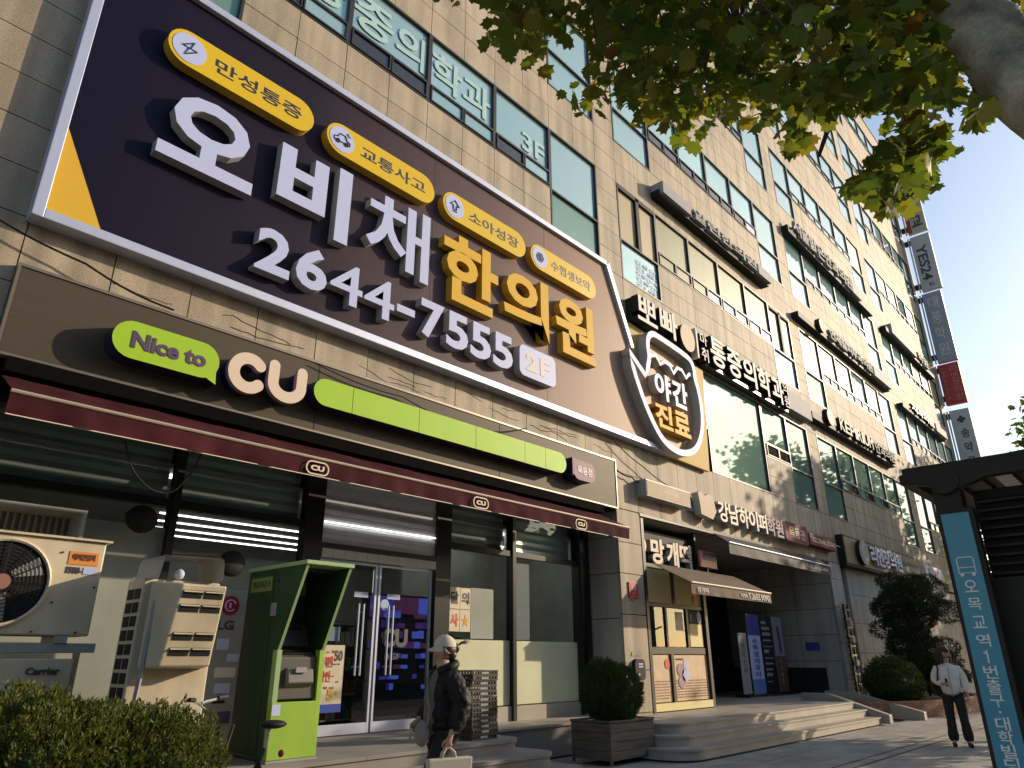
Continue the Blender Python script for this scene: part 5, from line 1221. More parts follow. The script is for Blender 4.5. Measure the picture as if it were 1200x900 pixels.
CANOPY = [(498, 0), (535, 8), (570, 2), (578, 35), (574, 60), (600, 72), (620, 82), (642, 70), (645, 45), (690, 45), (697, 90), (662, 118), (672, 147), (700, 135), (716, 115), (735, 145), (745, 140), (775, 150), (800, 172), (835, 165), (850, 140), (862, 120), (880, 135), (900, 185), (935, 192), (960, 160), (985, 135), (1010, 128), (1045, 128), (1060, 150), (1035, 175), (1005, 210), (990, 230), (1020, 240), (1052, 258), (1075, 240), (1085, 215), (1108, 190), (1100, 165), (1090, 140), (1120, 130), (1150, 155), (1152, 140), (1172, 130), (1200, 125), (1300, 100), (1300, -500), (300, -500)]
# crown volume: clumps between 4.4 and 8.5 m from the ground, their lower rim drooping over the pavement
cl = []
tries = 0
while len(cl) < 380 and tries < 60000:
    tries += 1
    u = random.uniform(380, 1290); v = random.uniform(-330, 262)
    if not in_poly(np.array([u]), np.array([v + 10.0]), CANOPY)[0]: continue
    if v < 0 and random.random() < 0.55: continue
    d = np.array(CR) @ np.array([(u - 600) / FPX, -(v - 450) / FPX, -1.0]); d /= np.linalg.norm(d)
    t = random.uniform(4.3, 6.6) if u > 960 and v > 60 else random.uniform(5.0, 8.6)
    p = np.array(CAMLOC) + d * t
    if p[2] < 3.7: continue
    cl.append(p)
tries = 0
while tries < 34:                                            # the drooping spray nearest the far corner of the building
    u = random.uniform(985, 1112); v = random.uniform(128, 262)
    if not in_poly(np.array([u]), np.array([v + 6.0]), CANOPY)[0]: continue
    d = np.array(CR) @ np.array([(u - 600) / FPX, -(v - 450) / FPX, -1.0]); d /= np.linalg.norm(d)
    cl.append(np.array(CAMLOC) + d * random.uniform(4.8, 6.2)); tries += 1
cl = np.array(cl)
pos = (cl[:, None, :] + rng.normal(size=(len(cl), 19, 3)) * [0.24, 0.24, 0.20]).reshape(-1, 3)
u, v, dd = to_px(pos.T)
ok = in_poly(u + rng.normal(size=len(u)) * 6, v + rng.normal(size=len(v)) * 6 + 8, CANOPY)
ok &= ~(in_poly(u, v, LIMB) & (dd < 5.6))
pos = pos[ok]; dd = dd[ok]; u = u[ok]; v = v[ok]
size = rng.uniform(0.080, 0.150, len(pos))
P, F = leaf_arrays(pos, size)
vis = (u > -5) & (u < 1205) & (v > -10)
order = np.argsort(np.where(vis, dd / size, 1e6))
lead = set(order[:296].tolist())
lm_ = bpy.data.meshes.new('leaf'); lm_.from_pydata([tuple(x) for x in LEAFV], [], [tuple(int(i) for i in f) for f in LEAFF]); lm_.materials.append(M['leaf']); lm_.update()
for i in order[:296]:
    o = link('leaf', lm_, tr)
    y_ = (P[i, 1 + 8] - P[i, 1]); s_ = size[i]
    # recover the rotation from the placed template
    A = (P[i] - pos[i]) / s_; R3, *_ = np.linalg.lstsq(LEAFV, A, rcond=None); R3 = R3.T
    mat3 = Matrix([[float(R3[a][b]) for b in range(3)] for a in range(3)])
    o.matrix_local = Matrix.Translation(Vector(pos[i]) - origin(tr)) @ (mat3 * s_).to_4x4()
keep = np.array([i not in lead for i in range(len(pos))])
Pk = P[keep]; Fk = (LEAFF[None] + (np.arange(len(Pk)) * len(LEAFV))[:, None, None]).reshape(-1, 3)
tag(bulk('leaf', Pk.reshape(-1, 3), Fk, M['leaf'], tr), kind='stuff')
bm_ = MB()
hubs = [np.array(p) for p in ((3.4, 1.2, 6.6), (4.6, 1.6, 6.4), (5.2, 0.9, 5.9), (3.0, 2.0, 6.5), (4.2, -0.6, 7.6), (5.4, 1.4, 5.5))]
for h in hubs:
    st0 = np.array((4.28, 0.15, 6.0)); mid = (st0 + h) / 2 + [0, 0, 0.25]
    bm_.tube([tuple(st0), tuple(mid), tuple(h)], [0.06, 0.04, 0.016], 8)
for c in cl:
    h = min(hubs, key=lambda q: np.linalg.norm(q - c))
    if np.linalg.norm(h - c) > 3.2: continue
    mid = (h + c) / 2 + rng.normal(size=3) * 0.12 + [0, 0, 0.12]
    q = np.array([h, (h + mid) / 2, mid, (mid + c) / 2, c]); qu, qv, qd = to_px(q.T)
    if not in_poly(qu, qv + 14, CANOPY).all() or (in_poly(qu, qv, LIMB) & (qd < 5.7)).any(): continue
    bm_.tube([tuple(h), tuple(mid), tuple(c)], [0.016, 0.010, 0.004], 5)
bm_.build('branches', M['twig'], tr)

# ---- kerb-side trees further along
def street_tree(x, y, h, r, zb, n, label, lsz=(0.22, 0.36), dens=1.0):
    t = thing('street_tree', (x, y, 0), label, 'tree', 'plane trees along the kerb')
    m = MB(); pts = [(x + random.gauss(0, .05) * i, y + random.gauss(0, .05) * i, h * 0.8 * i / 7 - (0.05 if i == 0 else 0)) for i in range(8)]
    m.tube(pts, [0.22 - 0.024 * i for i in range(8)], 10); m.build('trunk', M['bark'], t, smooth=True)
    cs = []; lb = MB()
    for k in range(34):
        a = random.uniform(0, 6.28); q = math.sqrt(random.random()); zz = random.uniform(zb, h)
        rad = r * (0.5 + 0.5 * math.sin(math.pi * min(1, (zz - zb + 0.6) / (h - zb + 0.6)) ** 0.8)) * q
        c = (x + rad * math.cos(a), y + rad * math.sin(a), zz); cs.append(c)
        b0 = (x, y, max(zb * 0.7, zz - rad * 0.8 - 0.5)); lb.tube([b0, ((b0[0] + c[0]) / 2, (b0[1] + c[1]) / 2, (b0[2] + c[2]) / 2 + 0.15), c], [0.05, 0.03, 0.01], 5)
    lb.build('limbs', M['twig'], t)
    cs = np.array(cs); idx = rng.integers(0, len(cs), n)
    ps = cs[idx] + rng.normal(size=(n, 3)) * [0.42 * r / 2.2, 0.42 * r / 2.2, 0.38]
    P, F = leaf_arrays(ps, rng.uniform(*lsz, n))
    tag(bulk('crown', P.reshape(-1, 3), F, M['leaf'], t), kind='stuff')
    return t
street_tree(21.0, 1.0, 5.6, 2.1, 2.6, 2600, 'small bushy street tree by the kerb just past the bus shelter')
street_tree(38.5, 0.8, 13.6, 2.6, 4.0, 5200, 'tall street tree by the kerb beyond the entrance, first of the tall row')
street_tree(43.5, 1.0, 13.2, 2.6, 3.6, 5200, 'tall street tree by the kerb level with the blue framed sign')
street_tree(49.5, 2.9, 14.4, 3.2, 3.6, 5200, 'tall street tree by the kerb level with the far corner of the building')
street_tree(57.0, 1.5, 13.0, 2.8, 3.6, 3600, 'last tall street tree by the kerb past the end of the building')

# ---- clipped juniper hedge
def shrub(name, loc, blobs, n, size, m, label, cat, stemmat, stems, up=0.5, core=0.0, group=None, tufts=None):
    t = thing(name, loc, label, cat, group)
    b = np.array([list(c) + list(r) for c, r in blobs]); wgt = (b[:, 3] * b[:, 4] * b[:, 5]) ** (2 / 3); wgt /= wgt.sum()
    if tufts:
        m0 = tufts * 8
        ids = rng.choice(len(b), m0, p=wgt); dv = rng.normal(size=(m0, 3)); dv /= np.linalg.norm(dv, axis=1, keepdims=True)
        tc = b[ids, :3] + dv * b[ids, 3:] * rng.uniform(0.86, 1.03, (m0, 1))
        buried = np.zeros(m0, bool)                          # only tufts on the outside of the whole bush are kept
        for q in b: buried |= (((tc - q[:3]) / q[3:]) ** 2).sum(1) < 0.70
        good = np.where(~buried & (tc[:, 2] > loc[2]))[0][:tufts]; tc = tc[good]; dv = dv[good]; tufts = len(good)
        idx = rng.integers(0, tufts, n); ax = dv[idx] + [0, 0, up]
        f_ = rng.uniform(0, 1, (n, 1))
        p = tc[idx] + ax * f_ * size[1] * 2.0 + rng.normal(size=(n, 3)) * size[1] * 0.55 * (1.15 - f_)
        d = ax * 0.55 + rng.normal(size=(n, 3)) * 0.62 + [0, 0, 0.35]
    else:
        ids = rng.choice(len(b), n, p=wgt); dv = rng.normal(size=(n, 3)); dv /= np.linalg.norm(dv, axis=1, keepdims=True)
        p = b[ids, :3] + dv * b[ids, 3:] * (rng.uniform(0.55, 1.04, (n, 1)) ** 0.6); d = dv + rng.normal(size=(n, 3)) * 0.5 + [0, 0, up]
    inside = np.zeros(n, bool)
    for q in b: inside |= (((p - q[:3]) / q[3:]) ** 2).sum(1) < 0.42
    keep = ~inside & (p[:, 2] > loc[2] + 0.02); p = p[keep]; d = d[keep]
    V, F = sprigs(p, d, rng.uniform(*size, len(p)))
    tag(bulk('foliage', V, F, m, t), kind='stuff')
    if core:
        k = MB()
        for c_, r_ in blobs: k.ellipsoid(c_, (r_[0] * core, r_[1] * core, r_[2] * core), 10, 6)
        tag(k.build('shade_core', M['pine'], t, smooth=True), kind='stuff')  # solid dark core: shade between the sprigs put into its colour
    s = MB()
    for (a, c) in stems:
        q = [tuple(Vector(a).lerp(Vector(c), k / 3) + Vector((random.gauss(0, .03), random.gauss(0, .03), 0)) * (k % 3 != 0)) for k in range(4)]; s.tube(q, [0.035, 0.028, 0.02, 0.01], 6)
    if stems: s.build('stems', stemmat, t)
    return t
bl = []
for i in range(17):
    x = -1.0 + 3.50 * i / 16; top = 1.11 + 0.06 * math.sin(i * 1.7) + (-0.12 if i >= 15 else 0)
    for y in (5.62, 5.95, 6.28): bl.append(((x + random.uniform(-.06, .06), y + random.uniform(-.06, .06), top * 0.50), (0.32, 0.33, top * 0.52))); bl.append(((x + random.uniform(-.1, .1), y, 0.34), (0.34, 0.36, 0.36)))
    bl.append(((x + random.uniform(-.1, .1), 5.95 + random.uniform(-.2, .2), top - 0.22), (0.26, 0.34, 0.25)))
stems = [((x, 5.95, 0), (x + random.uniform(-.3, .3), 5.9 + random.uniform(-.3, .2), random.uniform(0.8, 1.2))) for x in np.linspace(-0.9, 2.9, 22)]
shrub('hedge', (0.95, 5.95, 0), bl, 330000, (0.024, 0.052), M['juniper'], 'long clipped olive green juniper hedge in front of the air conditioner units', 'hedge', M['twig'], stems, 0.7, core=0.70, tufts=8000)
bl = [((10.38, 7.5, 0.98), (0.36, 0.34, 0.40)), ((10.80, 7.5, 0.98), (0.36, 0.34, 0.36)), ((10.58, 7.42, 0.86), (0.42, 0.34, 0.28)), ((10.35, 7.5, 1.2), (0.24, 0.24, 0.24))]
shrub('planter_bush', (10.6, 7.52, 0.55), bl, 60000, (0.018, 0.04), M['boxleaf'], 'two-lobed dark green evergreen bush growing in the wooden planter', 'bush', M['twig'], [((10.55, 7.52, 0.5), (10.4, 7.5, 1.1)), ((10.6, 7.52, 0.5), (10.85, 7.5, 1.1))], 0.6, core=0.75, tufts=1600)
# ---- brick planter, round bush and pine
bp_ = thing('brick_planter', (26.2, 7.2, 0), 'low curved red brick planter bed around the pine and the round bush', 'planter')
CXB, CYB, RX, RY = 26.3, 7.35, 4.3, 1.75
def ring(a, s=0.0): return (CXB + (RX - s) * math.cos(a), CYB + (RY - s) * math.sin(a))
bk = MB(); per = 96
for row in range(6):
    for k in range(per):
        a0 = 2 * math.pi * (k + (0.5 if row % 2 else 0)) / per; a1 = a0 + 2 * math.pi / per * 0.95
        p = [ring(a0), ring(a1), ring(a1, 0.11), ring(a0, 0.11)]
        if max(q[1] for q in p) > 8.55: continue
        bk.prismz(p, 0.0 + row * 0.073, row * 0.073 + 0.066)
tag(bk.build('bricks', M['brick'], bp_), kind='stuff')
MB().prismz([ring(a, 0.06) for a in np.linspace(math.pi * 0.79, math.pi * 2.21, 40)], 0.0, 0.39).build('mortar_core', M['concrete'], bp_)
tag(MB().prismz([ring(a, 0.12) for a in np.linspace(math.pi * 0.79, math.pi * 2.21, 40)], 0.38, 0.41).build('soil', M['soil'], bp_), kind='stuff')
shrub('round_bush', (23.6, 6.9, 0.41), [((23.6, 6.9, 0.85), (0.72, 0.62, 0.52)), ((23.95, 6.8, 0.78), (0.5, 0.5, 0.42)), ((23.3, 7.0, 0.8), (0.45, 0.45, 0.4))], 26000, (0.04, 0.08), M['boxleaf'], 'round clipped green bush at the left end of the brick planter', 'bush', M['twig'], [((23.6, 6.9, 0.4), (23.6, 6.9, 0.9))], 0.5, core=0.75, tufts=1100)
pbl = []
for k in range(84):
    z = random.uniform(0.8, 4.0); rad = 1.15 * math.sqrt(max(0.1, 1 - ((z - 2.2) / 2.15) ** 2)) * random.uniform(0.35, 1); a = random.uniform(0, 6.28)
    pbl.append(((26.6 + rad * math.cos(a), 6.75 + rad * 0.85 * math.sin(a), z), (random.uniform(.3, .5), random.uniform(.3, .5), random.uniform(.2, .36))))
shrub('pine_tree', (26.6, 6.75, 0.41), pbl, 90000, (0.05, 0.11), M['pine'], 'dark layered pine tree standing in the brick planter beside the clinic wall', 'tree', M['twig'],
      [((26.6, 6.75, 0.35), (26.55, 6.7, 3.9))] + [((26.58, 6.74, max(0.5, c[2] - 0.4)), c) for c, r in pbl], 0.5)

# ================================================================== across the street (seen mirrored in the glass)
for (xa, xb, hh, col, lab) in ((-45, -6, 13.5, (0.30, 0.24, 0.20), 'low brown brick block across the street, opposite the hedge'), (-5, 30, 17.0, (0.42, 0.40, 0.37), 'grey office block across the street, opposite the convenience store'), (31, 70, 12.5, (0.30, 0.28, 0.25), 'low grey shop block across the street, opposite the far bays')):
    t = thing('street_block', ((xa + xb) / 2, -32, -0.13), lab, 'building', 'buildings across the street')
    MB().box(xa, xb, -44, -26, -0.13, hh).build('wall', mat('block_wall', col, 0.8, var=0.15), t)
    MB().box(xa - 0.2, xb + 0.2, -44.2, -25.8, hh + 0.002, hh + 0.4).build('roof', M['concrete'], t)
    wm = bpy.data.meshes.new('window'); q = MB().box(0, 1.9, -0.02, 0.06, 0, 1.7); wm.from_pydata(q.v, [], q.f); wm.materials.append(M['darkpane'])
    for fl in range(int(hh // 3.6)):
        for k in range(int((xb - xa - 1) // 3)):
            o = link('window', wm, t); o.location = Vector((xa + 0.8 + k * 3, -25.99, 1.0 + fl * 3.6)) - origin(t)
# ================================================================== bus shelter
bs = thing('bus_shelter', (7.6, 0.2, 0), 'dark bronze bus shelter with a tall teal stop panel, louvred end and glass sides', 'bus shelter')
XA, XB, YA, YB = 5.55, 9.6, -1.3, 1.33
tp = MB().box(XA + 0.02, XB, YA + 0.02, YB - 0.02, 2.742, 2.775); tp.build('roof_deck', M['shelter'], bs)
MB().prism([(0, 0), (1, 0), (1, 1), (0, 1)], 0, 1)
for x in (XA, XB - 0.1):
    MB().prismx([(YB, 2.665), (YB, 2.725), (YB - 0.05, 2.74), (0.4, 2.785), (YA, 2.785), (YA, 2.66), (0.80, 2.64), (1.0, 2.58), (1.18, 2.635)], x, x + 0.08).build('end_beam', M['shelter'], bs, bevel=0.004)
MB().box(XA + 0.08, XB - 0.1, YB - 0.07, YB, 2.66, 2.74).build('front_gutter', M['shelter'], bs)
MB().box(XA + 0.08, XB - 0.1, YA, YA + 0.07, 2.62, 2.741).build('rear_gutter', M['shelter'], bs)
for i in range(14):
    y = YA + 0.16 + i * 0.17
    if y < YB - 0.1: MB().box(XA + 0.09, XB - 0.11, y, y + 0.045, 2.70, 2.741).build('roof_rib', M['shelter'], bs)
MB().box(XA + 0.25, XA + 1.5, 0.70, 0.80, 2.685, 2.698).build('ceiling_light_panel', mat('pale_diffuser', (0.62, 0.60, 0.55), 0.5), bs)
MB().box(XA + 0.25, XA + 1.5, 0.24, 0.50, 2.685, 2.698).build('skylight_panel', mat('grey_diffuser', (0.20, 0.19, 0.17), 0.5), bs)
for y in (0.98, -1.1):
    for x in (XA + 0.03, XB - 0.25): MB().box(x, x + 0.14, y, y + 0.17, 0, 2.60).build('post', M['shelter'], bs, bevel=0.008)
MB().disc((XA - 0.012, 1.06, 2.655), 0.10, 'x', 0.02, 28).build('round_cap', M['shelter'], bs)
tot = MB().box(5.50, 5.58, 0.915, 1.135, 0.02, 2.44).build('stop_panel', M['shelter'], bs, bevel=0.006)
MB().box(5.492, 5.50, 0.945, 1.110, 0.25, 2.41).build('teal_face', M['teal'], tot)
wt = mat('white_print', (0.80, 0.80, 0.78), 0.5)
for ch, z in zip('오목교역1번출구·대학빌딩', (1.90, 1.79, 1.68, 1.57, 1.475, 1.385, 1.305, 1.225, 1.16, 1.095, 1.02, 0.945, 0.87)):
    hh = 0.075
    if ch == '·': letters('letter', ch, (1.033, 1.019, z + 0.03, z + 0.044), 5.486, 0.006, wt, tot, 0.02, 'x')
    elif ch == '1': MB().box(5.486, 5.492, 1.020, 1.029, z, z + hh).box(5.487, 5.492, 1.029, 1.042, z + hh - 0.020, z + hh - 0.011).build('letter', wt, tot)
    else: letters('letter', ch, (1.065, 0.990, z, z + hh), 5.486, 0.006, wt, tot, 0.008, 'x')
letters('letter', '은', (1.065, 0.99, 0.72, 0.795), 5.486, 0.006, wt, tot, 0.008, 'x')
ic = MB()
ic.tube([(5.488, y, z) for y, z in ((1.075, 2.02), (1.075, 2.11), (1.065, 2.12), (0.990, 2.12), (0.980, 2.11), (0.980, 2.02))], 0.005, 5, True)
ic.tube([(5.488, 1.075, 2.055), (5.488, 0.98, 2.055)], 0.004, 5); ic.box(5.486, 5.49, 1.05, 1.07, 2.0, 2.02); ic.box(5.486, 5.49, 0.985, 1.005, 2.0, 2.02)
ic.build('bus_icon', wt, tot)
for i in range(9): MB().hex8([(5.75, -1.0, 2.02 + i * 0.06), (5.75, 0.93, 2.02 + i * 0.06), (5.80, 0.93, 2.045 + i * 0.06), (5.80, -1.0, 2.045 + i * 0.06), (5.75, -1.0, 2.035 + i * 0.06), (5.75, 0.93, 2.035 + i * 0.06), (5.80, 0.93, 2.06 + i * 0.06), (5.80, -1.0, 2.06 + i * 0.06)]).build('louvre', M['shelter'], bs)
MB().box(5.82, 5.835, -1.05, 0.95, 1.95, 2.6).build('louvre_back', M['black'], bs)
MB().box(5.74, 5.82, -1.05, 0.97, 1.90, 2.0).build('mid_rail', M['shelter'], bs)
MB().box(5.77, 5.782, -1.0, 0.76, 0.25, 1.90).build('glass_pane', M['glassdark'], bs)
MB().box(5.74, 5.82, 0.76, 0.97, 0.0, 1.9).build('side_post', M['shelter'], bs)
MB().box(5.74, 5.82, -1.05, 0.76, 0.15, 0.25).build('low_rail', M['shelter'], bs)
MB().box(5.9, XB - 0.2, -1.24, -1.22, 0.3, 2.3).build('glass_pane', M['glassdark'], bs)
MB().box(6.4, 9.0, -0.95, -0.55, 0.42, 0.47).build('bench_seat', M['shelter'], bs)
for x in (6.6, 8.7): MB().box(x, x + 0.08, -0.9, -0.6, 0, 0.42).build('bench_leg', M['shelter'], bs)

# ================================================================== bicycle behind the hedge
def bicycle(loc, ang, label):
    t = thing('bicycle', loc, label, 'bicycle')
    R = Matrix.Rotation(ang, 4, 'Z'); L0 = Vector(loc)
    def g(x, y, z): return tuple(L0 + R @ Vector((x, y, z)))
    for wx in (0.0, 1.0):
        m = MB().tube([g(wx + 0.31 * math.cos(a), 0, 0.33 + 0.31 * math.sin(a)) for a in np.linspace(0, 6.283, 33)[:-1]], 0.020, 6, True).build('wheel', M['rubber'], t)
        s = MB()
        for a in np.linspace(0, 6.283, 17)[:-1]: s.tube([g(wx, 0, 0.33), g(wx + 0.3 * math.cos(a), 0, 0.33 + 0.3 * math.sin(a))], 0.002, 4)
        s.tube([g(wx, -0.05, 0.33), g(wx, 0.05, 0.33)], 0.02, 6); s.build('spokes', M['alu'], m)
    f = MB()
    for a, b in (((0.15, 0, 0.82), (0.38, 0, 0.30)), ((0.18, 0, 0.72), (0.80, 0, 0.82)), ((0.38, 0, 0.30), (0.82, 0, 0.74)), ((0.38, 0, 0.30), (0, 0, 0.33)), ((0.2, 0, 0.7), (0, 0, 0.33)), ((0.79, 0, 0.9), (1.0, 0, 0.33))): f.tube([g(*a), g(*b)], 0.018, 7)
    f.build('frame', M['blackmetal'], t, smooth=True)
    MB().tube([g(0.15, 0, 0.8), g(0.13, 0, 0.97)], 0.013, 6).build('seat_post', M['alu'], t)
    MB().ellipsoid(g(0.10, 0, 1.0), (0.12, 0.10, 0.035)).build('saddle', M['black'], t, smooth=True)
    MB().tube([g(0.79, 0, 0.88), g(0.77, 0, 1.12), g(0.80, 0.06, 1.17), g(0.74, 0.28, 1.20)], 0.013, 6).tube([g(0.80, 0, 1.16), g(0.80, -0.06, 1.17), g(0.74, -0.28, 1.20)], 0.013, 6).build('handlebar', M['acgrey'], t)
    for sy in (-1, 1): MB().tube([g(0.755, sy * 0.18, 1.195), g(0.735, sy * 0.29, 1.20)], 0.019, 7).build('grip', M['rubber'], t)
    MB().ellipsoid(g(0.0, 0, 0.78), (0.025, 0.025, 0.03), 8, 6).build('rear_light', M['red'], t)
    return t
bicycle((3.58, 5.95, 0), math.radians(122), 'black bicycle leaning between the hedge and the green cash machine')
bicycle((24.9, 7.7, 0.0), math.radians(60), 'dark bicycle parked by the pipe rack near the round bush')

# ================================================================== people
def skinned(name, pts, edges, m, parent, loc, ang, sub=2, root=0, puff=None):
    keys = list(pts); ix = {k: i for i, k in enumerate(keys)}
    me = bpy.data.meshes.new(name); me.from_pydata([pts[k][0] for k in keys], [(ix[a], ix[b]) for a, b in edges], [])
    ob = bpy.data.objects.new(name, me); COL.objects.link(ob)
    md = ob.modifiers.new('skin', 'SKIN'); md.use_smooth_shade = True; md.branch_smoothing = 0.35
    for i, k in enumerate(keys):
        r = pts[k][1]; r = (r, r) if not isinstance(r, tuple) else r
        me.skin_vertices[0].data[i].radius = r; me.skin_vertices[0].data[i].use_root = (i == root)
    sb = ob.modifiers.new('sub', 'SUBSURF'); sb.levels = sub; sb.render_levels = sub
    dg = bpy.context.evaluated_depsgraph_get(); dg.update()
    out = bpy.data.meshes.new_from_object(ob.evaluated_get(dg))
    bpy.data.objects.remove(ob); bpy.data.meshes.remove(me)
    if puff:
        from mathutils import noise
        for vt in out.vertices:
            n_ = vt.normal.copy(); q = math.sin(vt.co.z * 2 * math.pi / puff[0] + 1.2 * noise.noise(vt.co * 6)); 
            vt.co += n_ * (puff[1] * (abs(q) ** 0.5 * 1.4 - 0.9) + puff[2] * noise.noise(vt.co * 11) + puff[2] * 0.6 * noise.noise(vt.co * 27))
    out.materials.clear(); out.materials.append(m)
    R = Matrix.Rotation(ang, 4, 'Z'); out.transform(R)
    out.polygons.foreach_set('use_smooth', [True] * len(out.polygons)); out.update()
    o = bpy.data.objects.new(name, out); COL.objects.link(o); o.parent = parent; ORG[o.name] = origin(parent)
    return o
def local_mb(mb, ang, loc):
    R = Matrix.Rotation(ang, 3, 'Z'); L0 = Vector(loc)
    mb.v = [tuple(L0 + R @ Vector(p)) for p in mb.v]; return mb

def hand_pts(pts, edges, wr, palm, side, curl, tag_):
    """five fingers from the palm; curl = list of (offset) steps each finger follows"""
    px_, py_, pz_ = palm
    pts['palm' + tag_] = (palm, 0.026); edges.append((wr, 'palm' + tag_))
    for i, (dy, ln) in enumerate(((-0.030, 0.034), (-0.011, 0.040), (0.009, 0.037), (0.027, 0.029))):
        a = (px_ - side * 0.004, py_ + dy, pz_ - 0.038); b = (px_ - side * (0.014 + curl * 0.012), py_ + dy, pz_ - 0.040 - ln * (1 - 0.45 * curl)); c = (px_ - side * (0.020 + curl * 0.045), py_ + dy * 0.9, pz_ - 0.044 - ln * (1.7 - 1.35 * curl))
        for nm, p, r in (('a', a, 0.0105), ('b', b, 0.0092), ('c', c, 0.0078)): pts['f%d%s%s' % (i, nm, tag_)] = (p, r)
        edges += [('palm' + tag_, 'f%da%s' % (i, tag_)), ('f%da%s' % (i, tag_), 'f%db%s' % (i, tag_)), ('f%db%s' % (i, tag_), 'f%dc%s' % (i, tag_))]
    pts['t1' + tag_] = ((px_ - side * 0.012, py_ - 0.040, pz_ - 0.004), 0.0115); pts['t2' + tag_] = ((px_ - side * 0.028, py_ - 0.050, pz_ - 0.034), 0.0095); pts['t3' + tag_] = ((px_ - side * 0.036, py_ - 0.044, pz_ - 0.058), 0.008)
    edges += [('palm' + tag_, 't1' + tag_), ('t1' + tag_, 't2' + tag_), ('t2' + tag_, 't3' + tag_)]

def head_pts(pts, edges, yaw=0.0, k=1.0):
    c, s = math.cos(yaw), math.sin(yaw)
    def h(x, y, z): return (c * x - s * y, s * x + c * y, z)
    pts['neck'] = ((0, 0.012, 1.44), 0.052); pts['h0'] = (h(0, 0.008, 1.50), 0.058); pts['h1'] = (h(0, -0.004, 1.565), 0.082); pts['h2'] = (h(0, 0.004, 1.625), 0.092); pts['h3'] = (h(0, 0.008, 1.675), 0.070)
    pts['chin'] = (h(0, -0.066, 1.505), 0.026); pts['nose'] = (h(0, -0.103, 1.572), 0.012)
    pts['earl'] = (h(0.088, 0.012, 1.575), 0.016); pts['earr'] = (h(-0.088, 0.012, 1.575), 0.016)
    edges += [('neck', 'h0'), ('h0', 'h1'), ('h1', 'h2'), ('h2', 'h3'), ('h0', 'chin'), ('h1', 'nose'), ('h1', 'earl'), ('h1', 'earr')]
    return h
def face(parent, ang, loc, h, hairm):
    for sx in (-1, 1):
        e = MB().ellipsoid(h(sx * 0.033, -0.085, 1.592), (0.013, 0.007, 0.006), 10, 6); local_mb(e, ang, loc).build('eye', M['black'], parent, smooth=True)
        b = MB().tube([h(sx * 0.017, -0.090, 1.612), h(sx * 0.035, -0.087, 1.617), h(sx * 0.052, -0.075, 1.612)], 0.004, 5); local_mb(b, ang, loc).build('eyebrow', hairm, parent)
    m = MB().ellipsoid(h(0, -0.086, 1.535), (0.021, 0.008, 0.006), 10, 6); local_mb(m, ang, loc).build('mouth', mat('lips', (0.35, 0.10, 0.09), 0.5), parent, smooth=True)

# -- the woman with the cap
W1 = (4.93, 5.44, 0); A1 = math.radians(-106)
p1 = thing('person', W1, 'woman in a cream cap and black puffer jacket walking past the store steps', 'person')
pts = {'pel': ((0, 0.01, 0.93), 0.135), 'sp': ((0, 0.0, 1.12), 0.115), 'ch': ((0, 0.0, 1.30), 0.130)}
edges = [('pel', 'sp'), ('sp', 'ch'), ('ch', 'neck')]
h = head_pts(pts, edges)
for sx, kn, an, toe in ((1, (0.09, -0.16, 0.50), (0.09, -0.20, 0.10), (0.09, -0.34, 0.05)), (-1, (-0.09, 0.04, 0.48), (-0.09, 0.24, 0.16), (-0.09, 0.13, 0.06))):
    q = str(sx); pts['hip' + q] = ((sx * 0.09, 0, 0.86), 0.095); pts['kn' + q] = (kn, 0.058); pts['an' + q] = (an, 0.040); pts['toe' + q] = (toe, 0.032)
    edges += [('pel', 'hip' + q), ('hip' + q, 'kn' + q), ('kn' + q, 'an' + q), ('an' + q, 'toe' + q)]
for sx, sh, el, wr, pa in ((1, (0.17, 0, 1.37), (0.25, 0.07, 1.10), (0.27, -0.04, 0.885), (0.272, -0.06, 0.835)), (-1, (-0.17, 0, 1.37), (-0.24, 0.05, 1.12), (-0.20, -0.16, 0.98), (-0.19, -0.20, 0.95))):
    q = str(sx); pts['sh' + q] = (sh, 0.040); pts['el' + q] = (el, 0.040); pts['wr' + q] = (wr, 0.026)
    edges += [('ch', 'sh' + q), ('sh' + q, 'el' + q), ('el' + q, 'wr' + q)]
    hand_pts(pts, edges, 'wr' + q, pa, sx, 0.85, q)
skinned('body', pts, edges, M['skin'], p1, W1, A1)
face(p1, A1, W1, h, M['hair'])
j = {'a': ((0, 0.01, 0.84), (0.20, 0.19)), 'b': ((0, 0.02, 1.00), (0.215, 0.20)), 'b2': ((0, 0.02, 1.16), (0.21, 0.195)), 'c': ((0, 0.02, 1.29), (0.19, 0.175)), 'd': ((0, 0.02, 1.40), (0.115, 0.11)), 'e': ((0, 0.015, 1.455), (0.085, 0.085))}
je = [('a', 'b'), ('b', 'b2'), ('b2', 'c'), ('c', 'd'), ('d', 'e')]
for sx, sh, m1, el, m2, wr in ((1, (0.19, 0.01, 1.345), (0.235, 0.045, 1.22), (0.262, 0.075, 1.10), (0.272, 0.02, 0.99), (0.272, -0.03, 0.90)), (-1, (-0.19, 0.01, 1.345), (-0.23, 0.04, 1.23), (-0.25, 0.05, 1.12), (-0.23, -0.06, 1.05), (-0.205, -0.145, 0.99))):
    q = str(sx)
    for nm, p, r in (('s', sh, 0.098), ('m', m1, 0.108), ('l', el, 0.104), ('n', m2, 0.094), ('w', wr, 0.058)): j[nm + q] = (p, r)
    je += [('c', 's' + q), ('s' + q, 'm' + q), ('m' + q, 'l' + q), ('l' + q, 'n' + q), ('n' + q, 'w' + q)]
skinned('jacket', j, je, M['puffer'], p1, W1, A1, 4, 0, (0.15, 0.004, 0.016))
